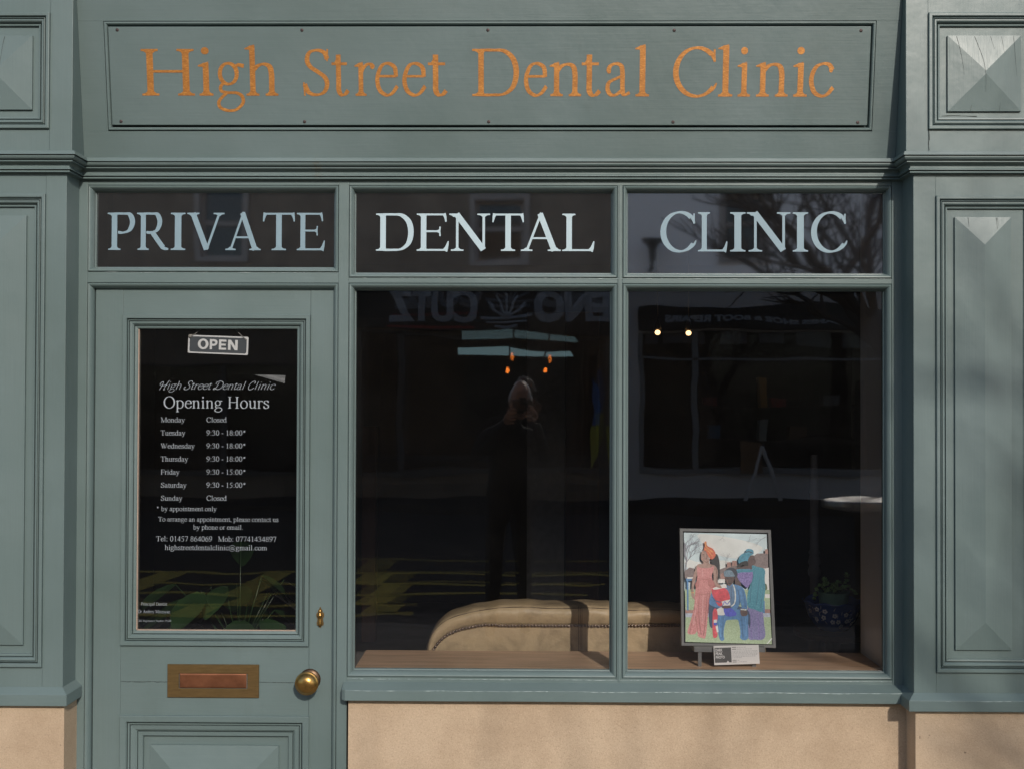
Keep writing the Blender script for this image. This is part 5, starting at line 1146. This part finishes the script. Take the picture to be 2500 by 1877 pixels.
def house(x0, x1, mat, label, wins, eave=7.0, ridge=8.6, shopwins=()):
    h = thing('terraced_house', ((x0 + x1) / 2, FY - 3, 0), label, 'house')
    # front wall built round its openings
    m = MB(); ops = sorted(wins + list(shopwins)); xs = sorted({x0, x1} | {o[0] for o in ops} | {o[1] for o in ops})
    for a, b in zip(xs, xs[1:]):
        hs = sorted([(o[2], o[3]) for o in ops if o[0] <= a + 1e-6 and o[1] >= b - 1e-6]); z = 0
        for lo, hi in hs: m.box(a, b, FY, FY - .3, z, lo); z = hi
        m.box(a, b, FY, FY - .3, z, eave)
    m.box(x0, x0 + .25, FY - .3, FY - 7, 0, eave); m.box(x1 - .25, x1, FY - .3, FY - 7, 0, eave); m.box(x0, x1, FY - 6.9, FY - 7.1, 0, eave)
    m.build('wall', mat, h)
    m = MB(); m.prism([(0, 0)], 0, 0) if False else None
    vs = [(x0 - .1, FY + .25, eave), (x1 + .1, FY + .25, eave), (x1 + .1, FY - 3.5, ridge), (x0 - .1, FY - 3.5, ridge), (x0 - .1, FY - 7.25, eave), (x1 + .1, FY - 7.25, eave)]
    m.add(vs + [(x, y, z - .12) for x, y, z in vs], [(0, 1, 2, 3), (3, 2, 5, 4), (6, 7, 1, 0), (6, 9, 8, 7), (9, 10, 11, 8), (0, 3, 9, 6), (3, 4, 10, 9), (1, 7, 8, 2), (2, 8, 11, 5), (4, 5, 11, 10)]); m.build('roof', 'slateroof', h)
    for a, b, lo, hi in wins:
        m = MB(); m.frame(a, lo, b, hi, [(0, FY + .02), (.0, FY + .05), (.09, FY + .05), (.09, FY - .12), (.15, FY - .12), (.15, FY - .18)]) ; m.box(a, b, FY - .1, FY - .16, (lo + hi) / 2 - .04, (lo + hi) / 2 + .04)
        f = m.build('window', 'stonewood', h); m = MB(); m.box(a + .1, b - .1, FY - .17, FY - .2, lo + .1, hi - .1); m.build('pane', 'darkglass', f)
    return h
bar = [(fx(860), fx(1500), .55, 2.55)]
h1 = house(-9.5, fx(1512), 'brownstone', 'brown stone house with a barber shop below across the street', [(fx(470), fx(600), fzz(640), fzz(440)), (fx(1145), fx(1290), fzz(645), fzz(470)), (fx(-10), fx(120), fzz(640), fzz(440))], shopwins=[(fx(880), fx(1480), .5, 2.9), (fx(250), fx(820), .5, 2.35)])
h2 = house(fx(1512) + .01, 9.5, 'render', 'pale rendered house with a shoe repair shop below across the street', [(fx(1755), fx(1880), fzz(642), fzz(455)), (fx(2320), fx(2440), fzz(642), fzz(455))], shopwins=[(fx(1560), fx(2230), .55, 2.95)])
def shopface(h, a, b, lo, hi, bars, z_sill, fm='whitewood'):
    m = MB(); m.box(a + .3, b - .3, FY - 2.6, FY - 2.7, 0, 3.2); m.box(a - .1, b + .1, FY - .31, FY - 2.6, .0, .04); m.box(a - .1, b + .1, FY - .31, FY - 2.6, hi + .1, hi + .2); m.box(a - .1, a, FY - .31, FY - 2.6, 0, hi + .1); m.box(b, b + .1, FY - .31, FY - 2.6, 0, hi + .1); m.build('shop_interior', 'shopdark', h)
    m = MB()
    for x in bars: m.box(x - .05, x + .05, FY - .02, FY - .12, lo, hi)
    m.box(a, b, FY + .06, FY - .14, lo - .10, lo); m.box(a, b, FY - .02, FY - .12, z_sill, z_sill + .05); m.build('shop_window_frame', fm, h)
    m = MB(); m.add([(a, FY - .1, lo), (b, FY - .1, lo), (b, FY - .1, hi), (a, FY - .1, hi)], [(0, 1, 2, 3)]); m.build('shop_window_pane', 'film', h)
shopface(h1, fx(880), fx(1480), .5, 2.9, [fx(975)], 2.85, 'dullwood'); shopface(h1, fx(250), fx(820), .5, 2.35, [fx(540)], 2.32, 'dullwood')
shopface(h2, fx(1560), fx(2230), .55, 2.95, [fx(1700), fx(1565), fx(2225)], 2.44)
for a, b in ((1625, 1728), (1765, 1828), (1860, 1920), (1952, 2035), (1580, 1612), (2060, 2140)):
    m = MB(); m.box(fx(a), fx(b), FY - .14, FY - .2, fzz(835), fzz(787)); m.build('frosted_light', simple('frosted_glass', (.20, .21, .25), .6) if 'frosted' not in M else M['frosted'], h2)
ds = thing('display_shelf', (fx(1850), FY - .45, .55), 'wooden display shelves in the shoe repair window across the street', 'shelf')
for z_ in (1.05, 1.62): m = MB(); m.box(fx(1715), fx(2120), FY - .25, FY - .6, z_ - .03, z_); m.build('shelf_board', 'redline2' if 'redline2' in M else simple('shelf_wood', (.06, .04, .03), .6), ds)
for x_ in (1718, 2116): m = MB(); m.box(fx(x_) - .02, fx(x_) + .02, FY - .25, FY - .6, .04, 2.1); m.build('side_post', simple('shelf_side', (.06, .04, .03), .6), ds)
for nm_, (px_, z_, w_, h_, c_) in {'blue': (1752, 1.05, .20, .26, (.04, .20, .38)), 'orange': (1872, 1.62, .12, .50, (.62, .28, .03)), 'red': (1908, 1.62, .26, .16, (.45, .03, .03)), 'white': (1875, 1.05, .13, .30, (.6, .62, .58)), 'brown': (1960, 1.05, .30, .18, (.22, .11, .05)), 'grey': (2040, 1.62, .3, .22, (.25, .25, .26)), 'dull red': (1745, 1.62, .22, .14, (.30, .04, .04))}.items():
    m = MB(); m.box(fx(px_) - w_ / 2, fx(px_) + w_ / 2, FY - .27, FY - .5, z_ + .001, z_ + h_, .006); m.box(fx(px_) - w_ / 2 - .005, fx(px_) + w_ / 2 + .005, FY - .265, FY - .505, z_ + h_ * .78, z_ + h_ + .004, .004)
    tag(m.build('shoe_box', simple(nm_.replace(' ', '_') + '_card', c_, .6)), nm_ + ' box on the shelves of the shoe repair shop across the street', 'box', 'boxes in the shoe repair window')
def shopsign(x0, x1, z0, z1, words, label):
    s = thing('shop_sign', ((x0 + x1) / 2, FY + .08, z0), label, 'sign')
    m = MB(); m.box(x0, x1, FY + .01, FY + .10, z0, z1, .01); m.build('board', 'signblack', s)
    m = MB()
    for t, a, b, lo, hi in words: sans_mesh(m, t, lambda u, v, a=a, b=b, lo=lo, hi=hi: (b + (a - b) * u, lo + (hi - lo) * v), FY + .104, .055)
    m.build('lettering', 'letgrey', s); return s
s1 = shopsign(fx(845), fx(1505), 2.93, 3.80, [('CUTZ', fx(948), fx(1165), 3.08, 3.64), ('ENO', fx(1300), fx(1490), 3.08, 3.64)], 'black barber shop sign with big grey letters across the street')
m = MB()
for k in range(7): a = math.pi * k / 6; m.tube([(fx(1235), FY + .105, 3.2), (fx(1235) + .38 * math.cos(a), FY + .105, 3.2 + .36 * math.sin(a))], .025, 4)
for z_, w_ in ((3.18, .45), (3.08, .36), (2.98, .2)): m.tube([(fx(1235) - w_, FY + .105, z_ + .04), (fx(1235), FY + .105, z_), (fx(1235) + w_, FY + .105, z_ + .04)], .03, 4)
m.build('emblem', 'letgrey', s1)
m = MB(); m.box(fx(945), fx(1155), FY + .10, FY + .11, 2.96, 3.0); m.build('red_line', 'redline', s1)
s2 = shopsign(fx(1560), fx(2190), 2.98, 3.38, [('JAMES SHOE & BOOT REPAIRS', fx(1622), fx(2045), 3.08, 3.22)], 'long dark shoe and boot repair sign across the street')
# roof-light panels and warm bulbs inside the barber's
M['panel'] = emit('cool_light_panel', (.34, .55, .60), 1.5); M['amber'] = emit('amber_bulb', (1.0, .24, .03), 9)
for i_, (pts) in enumerate(([(1110, 838), (1240, 836), (1240, 858), (1112, 859)], [(1244, 838), (1330, 846), (1328, 862), (1244, 858)], [(1334, 847), (1392, 853), (1402, 868), (1332, 862)])):
    m = MB(); m.prism([(fx(a), fzz(b)) for a, b in pts], FY - .45, FY - .48); tag(m.build('light_panel', 'panel'), ('first', 'middle', 'last')[i_] + ' of three glowing skylight panels in the barber shop', 'light', 'skylight panels')
for i_, (a, b) in enumerate(((1238, 905), (1333, 907))):
    m = MB(); m.smooth = True; m.ball((fx(a), FY - .35, fzz(b)), .034, sz=2.3, seg=10); tag(m.build('hanging_bulb', 'amber'), ('right' if i_ else 'left') + ' amber bulb hanging in the barber shop across the street', 'lamp', 'amber bulbs')
# flag, A-board, tables, lamp post
M['flagblue'] = simple('flag_blue_cloth', (.05, .16, .42), .8, var=.2); M['flagyellow'] = simple('flag_yellow_cloth', (.50, .46, .06), .8, var=.2)
fl = thing('flag', (fx(1450), FY + .3, fzz(1150)), 'blue and yellow flag hanging by the barber shop across the street', 'flag')
for nm, pts, mt in (('blue_half', [(1444, 935), (1456, 945), (1461, 990), (1459, 1040), (1442, 1040), (1447, 1000), (1441, 970)], 'flagblue'), ('yellow_half', [(1439, 1042), (1460, 1042), (1458, 1100), (1443, 1150)], 'flagyellow'), ('yellow_half', [(1476, 1044), (1490, 1044), (1490, 1090), (1482, 1138)], 'flagyellow')):
    m = MB(); m.prism([(fx(a), fzz(b)) for a, b in pts], FY + .29, FY + .30); m.build(nm, mt, fl)
ab = thing('a_board', (fx(1845), -14.6, 0), 'white A-board sign standing on the far pavement', 'A-board')
m = MB()
for s_ in (-1, 1): m.tube([(fx(1845), -14.8, .98), (fx(1845) + s_ * .29, -14.8, 0)], .035, 6)
m.build('leg', 'render', ab); m = MB(); m.box(fx(1792), fx(1842), -14.78, -14.80, .5, 1.05); m.build('board', simple('brown_board', (.25, .13, .06), .6), ab)
M['steel'] = simple('brushed_steel', (.55, .55, .56), .30, 1.0, .35, 30, bmp=.004, bscale=22)
bt = thing('bistro_table', (2.15, -3.3, 0), 'round steel pedestal bistro table on the near pavement', 'table'); 
m = MB(); m.lathe(2.15, -3.3, [(0, .965), (.225, .965), (.235, .972), (.238, .985), (.236, 1.005), (.228, 1.013), (.21, 1.015), (0, 1.015)], 40); m.build('table_top', 'steel', bt)
m = MB(); m.smooth = True; m.lathe(2.15, -3.3, [(.22, .0), (.22, .012), (.06, .03), (.03, .05), (.028, .9), (.05, .964)], 24); m.build('pedestal', simple('pedestal_iron', (.02, .02, .02), .6), bt)
lx, lz = fx(1588), fzz(640)
M['iron'] = simple('black_iron', (.02, .02, .022), .4, .3)
sl = thing('wall_lantern', (lx, FY + .3, lz), 'black funnel shaped lantern on the pale house across the street', 'lantern')
m = MB(); m.smooth = True; m.tube([(lx, FY + .0, lz - .1), (lx, FY + .3, lz - .1), (lx, FY + .35, lz + .1)], .035, 8); m.build('bracket', 'iron', sl)
m = MB(); m.lathe(lx, FY + .35, [(.05, lz + .0), (.06, lz + .18), (.10, lz + .25), (.19, lz + .32), (.20, lz + .36), (.0, lz + .37)], 16); m.build('lantern', 'iron', sl)
# bare tree
M['bark'] = simple('bark', (.07, .055, .045), .9, var=.3, nscale=10)
tr_ = thing('bare_tree', (4.6, -9.2, -.12), 'leafless tree by the road, mirrored in the CLINIC window', 'tree')
rn = random.Random(21); tm = MB(); tw = MB(); tm.smooth = True
def grow(p_, d, L, r_, dep):
    P = [p_]; q_ = p_.copy(); dd = d.copy(); n = 4
    for i in range(n): dd = (dd + Vector((rn.uniform(-.22, .22), rn.uniform(-.22, .22), rn.uniform(-.06, .12)))).normalized(); q_ = q_ + dd * L / n; P.append(q_.copy())
    (tm if r_ > .022 else tw).tube(P, [r_ * (1 - .42 * i / n) for i in range(n + 1)], 7 if r_ > .03 else 4, False)
    if dep == 0: return
    for i in range(rn.choice((2, 3, 3))):
        j = rn.choice((2, 3, 4)); ax = Vector((rn.uniform(-1, 1), rn.uniform(-1, 1), rn.uniform(-.5, .5))).normalized()
        nd = (dd + ax * rn.uniform(.5, .95)); nd.z += .1; grow(P[j], nd.normalized(), L * rn.uniform(.62, .82), r_ * rn.uniform(.5, .62), dep - 1)
    grow(P[-1], dd, L * .75, r_ * .58, dep - 1)
tm.tube([(4.6, -9.2, -.12), (4.62, -9.2, .6), (4.55, -9.2, 1.9)], [.19, .14, .125], 12)
for ang, L in ((2.7, 1.5), (1.2, 1.4), (4.2, 1.3), (0.0, 1.2), (3.3, 1.6)): grow(Vector((4.55, -9.2, 1.85)), Vector((math.cos(ang) * .75, math.sin(ang) * .55, .95)).normalized(), L, .075, 4)
tm.build('trunk', 'bark', tr_); tw.build('twigs', 'bark', tr_)
tr2 = thing('bare_tree', (7.0, -10.5, -.12), 'taller leafless tree added further right so its twigs soften the sun on the right pilaster', 'tree')  # second tree, out of view, added to cast soft shade on the right pilaster
rn = random.Random(33); tm = MB(); tw = MB(); tm.smooth = True
tm.tube([(7.0, -10.5, -.12), (7.0, -10.5, 1.0), (6.95, -10.5, 4.2)], [.24, .18, .15], 12)
for ang, L in ((2.7, 1.9), (1.2, 1.7), (4.2, 1.7), (0.0, 1.6), (3.4, 1.8)): grow(Vector((6.95, -10.5, 4.1)), Vector((math.cos(ang) * .7, math.sin(ang) * .5, .95)).normalized(), L, .08, 4)
tm.build('trunk', 'bark', tr2); tw.build('twigs', 'bark', tr2)
# ================================================================ PHOTOGRAPHER (mirrored in the window)
M['coat'] = simple('black_coat', (.012, .012, .014), .85, bmp=.002, bscale=40); M['trousers'] = simple('black_trousers', (.012, .012, .014), .9); M['skin'] = simple('skin', (.46, .27, .20), .5, var=.06); M['greyhair'] = simple('grey_hair', (.72, .70, .70), .6, var=.3, nscale=90, mscale=(1, 1, .2)); M['rubber'] = simple('black_camera_body', (.015, .015, .015), .5)
ph = thing('person', (-.08, -3.95, 0), 'photographer in black coat and trousers with grey hair holding a camera to the face', 'person')
def skinmesh(name, verts, edges, radii, mat, par, levels=2):
    me = bpy.data.meshes.new(name); o0 = Vector(WORLD[par.as_pointer()])
    me.from_pydata([Vector(v) - o0 for v in verts], edges, []); o = bpy.data.objects.new(name, me); COL.objects.link(o); o.parent = par
    md = o.modifiers.new('s', 'SKIN'); md.use_smooth_shade = True; sv = me.skin_vertices[0].data
    for i, r_ in enumerate(radii): sv[i].radius = r_ if isinstance(r_, tuple) else (r_, r_)
    sv[0].use_root = True
    ms = o.modifiers.new('u', 'SUBSURF'); ms.levels = ms.render_levels = levels
    dg = bpy.context.evaluated_depsgraph_get(); m2 = bpy.data.meshes.new_from_object(o.evaluated_get(dg)); o.modifiers.clear(); o.data = m2
    m2.materials.clear(); m2.materials.append(M[mat]); m2.polygons.foreach_set('use_smooth', [True] * len(m2.polygons)); WORLD[o.as_pointer()] = tuple(o0); return o
bx_, by_ = -.10, -3.98
V = [(bx_, by_, .95), (bx_, by_, 1.12), (bx_, by_, 1.30), (bx_ + .01, by_ + .01, 1.42), (bx_ + .02, by_ + .03, 1.50), (bx_ + .05, by_ + .08, 1.58),
     (bx_ + .18, by_, 1.40), (bx_ + .27, by_ + .06, 1.22), (bx_ + .19, by_ + .22, 1.50), (bx_ - .16, by_, 1.40), (bx_ - .24, by_ + .08, 1.23), (bx_ - .02, by_ + .22, 1.48),
     (bx_ + .09, by_, .88), (bx_ + .10, by_ + .02, .50), (bx_ + .11, by_, .09), (bx_ + .12, by_ + .14, .045), (bx_ - .09, by_, .88), (bx_ - .10, by_ + .02, .50), (bx_ - .12, by_, .09), (bx_ - .14, by_ + .14, .045)]
E = [(0, 1), (1, 2), (2, 3), (3, 4), (4, 5), (3, 6), (6, 7), (7, 8), (3, 9), (9, 10), (10, 11), (0, 12), (12, 13), (13, 14), (14, 15), (0, 16), (16, 17), (17, 18), (18, 19)]
Rr = [(.16, .11), (.15, .10), (.17, .11), (.12, .09), .055, .06, .065, .05, .034, .065, .05, .034, .09, .065, .045, .04, .09, .065, .045, .04]
skinmesh('body', V, E, Rr, 'coat', ph)
hc = Vector((bx_ + .085, by_ + .13, 1.635))
m = MB(); m.smooth = True; m.ball(hc, .098, sx=.80, sy=.98, sz=1.18, seg=24); m.ball(hc + Vector((0, .095, -.02)), .018, sz=1.4, seg=10)
for s_ in (-1, 1): m.ball(hc + Vector((s_ * .079, -.005, -.01)), .026, sx=.35, seg=10); m.ball(hc + Vector((s_ * .032, .083, .012)), .013, seg=8)
m.ball(hc + Vector((0, .082, -.062)), .02, sx=1.3, sz=.35, seg=10); m.build('head', 'skin', ph)
m = MB(); m.smooth = True
rs = []
for i in range(10):
    th = math.pi * .58 * i / 9
    rs.append([tuple(hc + Vector((.086 * math.sin(th) * math.cos(a), -.012 + .103 * math.sin(th) * math.sin(a) * (.78 if math.sin(a) > 0 else 1.05), .118 * math.cos(th) + (.014 if math.sin(a) > .2 else 0) * (i / 9))) + Vector((rn.uniform(-.004, .004), rn.uniform(-.004, .004), rn.uniform(-.006, .006)))) for a in [2 * math.pi * k / 24 for k in range(24)]])
rs[0] = [tuple(hc + Vector((0, -.01, .13)))] * 24
m.rings(rs); m.build('hair', 'greyhair', ph)
def hand(cx_, cy_, cz_, s_):
    V = [(cx_, cy_, cz_), (cx_ - s_ * .02, cy_ + .03, cz_ + .03), (cx_ - s_ * .03, cy_ + .055, cz_ + .05)]; E = [(0, 1), (1, 2)]; Rr = [(.026, .02), (.036, .018), (.034, .016)]
    for k in range(4):
        b = len(V); dz = .028 - k * .019; l_ = (.9, 1, .95, .75)[k]
        V += [(cx_ - s_ * .035, cy_ + .07, cz_ + .05 + dz), (cx_ - s_ * (.045 + .012 * l_), cy_ + .095, cz_ + .05 + dz), (cx_ - s_ * (.045 + .04 * l_), cy_ + .10, cz_ + .05 + dz)]
        E += [(2, b), (b, b + 1), (b + 1, b + 2)]; Rr += [.0095, .009, .008]
    b = len(V); V += [(cx_ - s_ * .03, cy_ + .02, cz_ - .0), (cx_ - s_ * .06, cy_ + .035, cz_ + .0)]; E += [(1, b), (b, b + 1)]; Rr += [.012, .010]
    skinmesh('hand', V, E, Rr, 'skin', ph)
cmx, cmz = .0, 1.60
hand(bx_ + .19, by_ + .22, 1.52, 1); hand(bx_ - .02, by_ + .22, 1.50, -1)
cb_ = thing('handheld_camera', (0, -3.70, 1.55), 'black camera held up by the photographer', 'camera')
m = MB(); m.box(-.07, .07, -3.755, -3.715, 1.555, 1.65, .008); m.box(-.025, .025, -3.755, -3.715, 1.6505, 1.672, .006); m.build('body', 'rubber', cb_)
m = MB(); m.smooth = True; m.lathe(0, 0, [(.0, -3.64), (.03, -3.641), (.036, -3.636), (.037, -3.64), (.037, -3.68), (.033, -3.70), (.033, -3.7145)], 28, 'Y', 1.6); m.build('lens', 'rubber', cb_)
# ================================================================ LIGHT
EL, AZ = R(29), R(17)
sv = Vector((math.sin(AZ) * math.cos(EL), -math.cos(AZ) * math.cos(EL), math.sin(EL)))
sun = bpy.data.lights.new('sun', 'SUN'); sun.energy = 2.7; sun.angle = R(.53); sun.color = (1.0, .93, .84)
so = bpy.data.objects.new('sun', sun); COL.objects.link(so); so.rotation_euler = sv.to_track_quat('Z', 'Y').to_euler(); so.location = sv * 40
w = bpy.data.worlds.new('World'); SC.world = w; w.use_nodes = True; nt = w.node_tree
sk = nt.nodes.new('ShaderNodeTexSky'); sk.sky_type = 'NISHITA'; sk.sun_disc = False; sk.sun_elevation = EL; sk.sun_rotation = math.pi - AZ; sk.air_density = 1.0; sk.dust_density = 1.6; sk.ozone_density = 1.0
nt.links.new(sk.outputs[0], nt.nodes['Background'].inputs['Color']); nt.nodes['Background'].inputs['Strength'].default_value = .15
SC.view_settings.view_transform = 'Standard'; SC.view_settings.look = 'None'; SC.view_settings.exposure = 0; SC.view_settings.gamma = 1
SC.cycles.max_bounces = 10; SC.cycles.glossy_bounces = 5; SC.cycles.transparent_max_bounces = 24; SC.cycles.caustics_reflective = False; SC.cycles.caustics_refractive = False
SC.cycles.sample_clamp_indirect = 4; SC.cycles.use_denoising = True
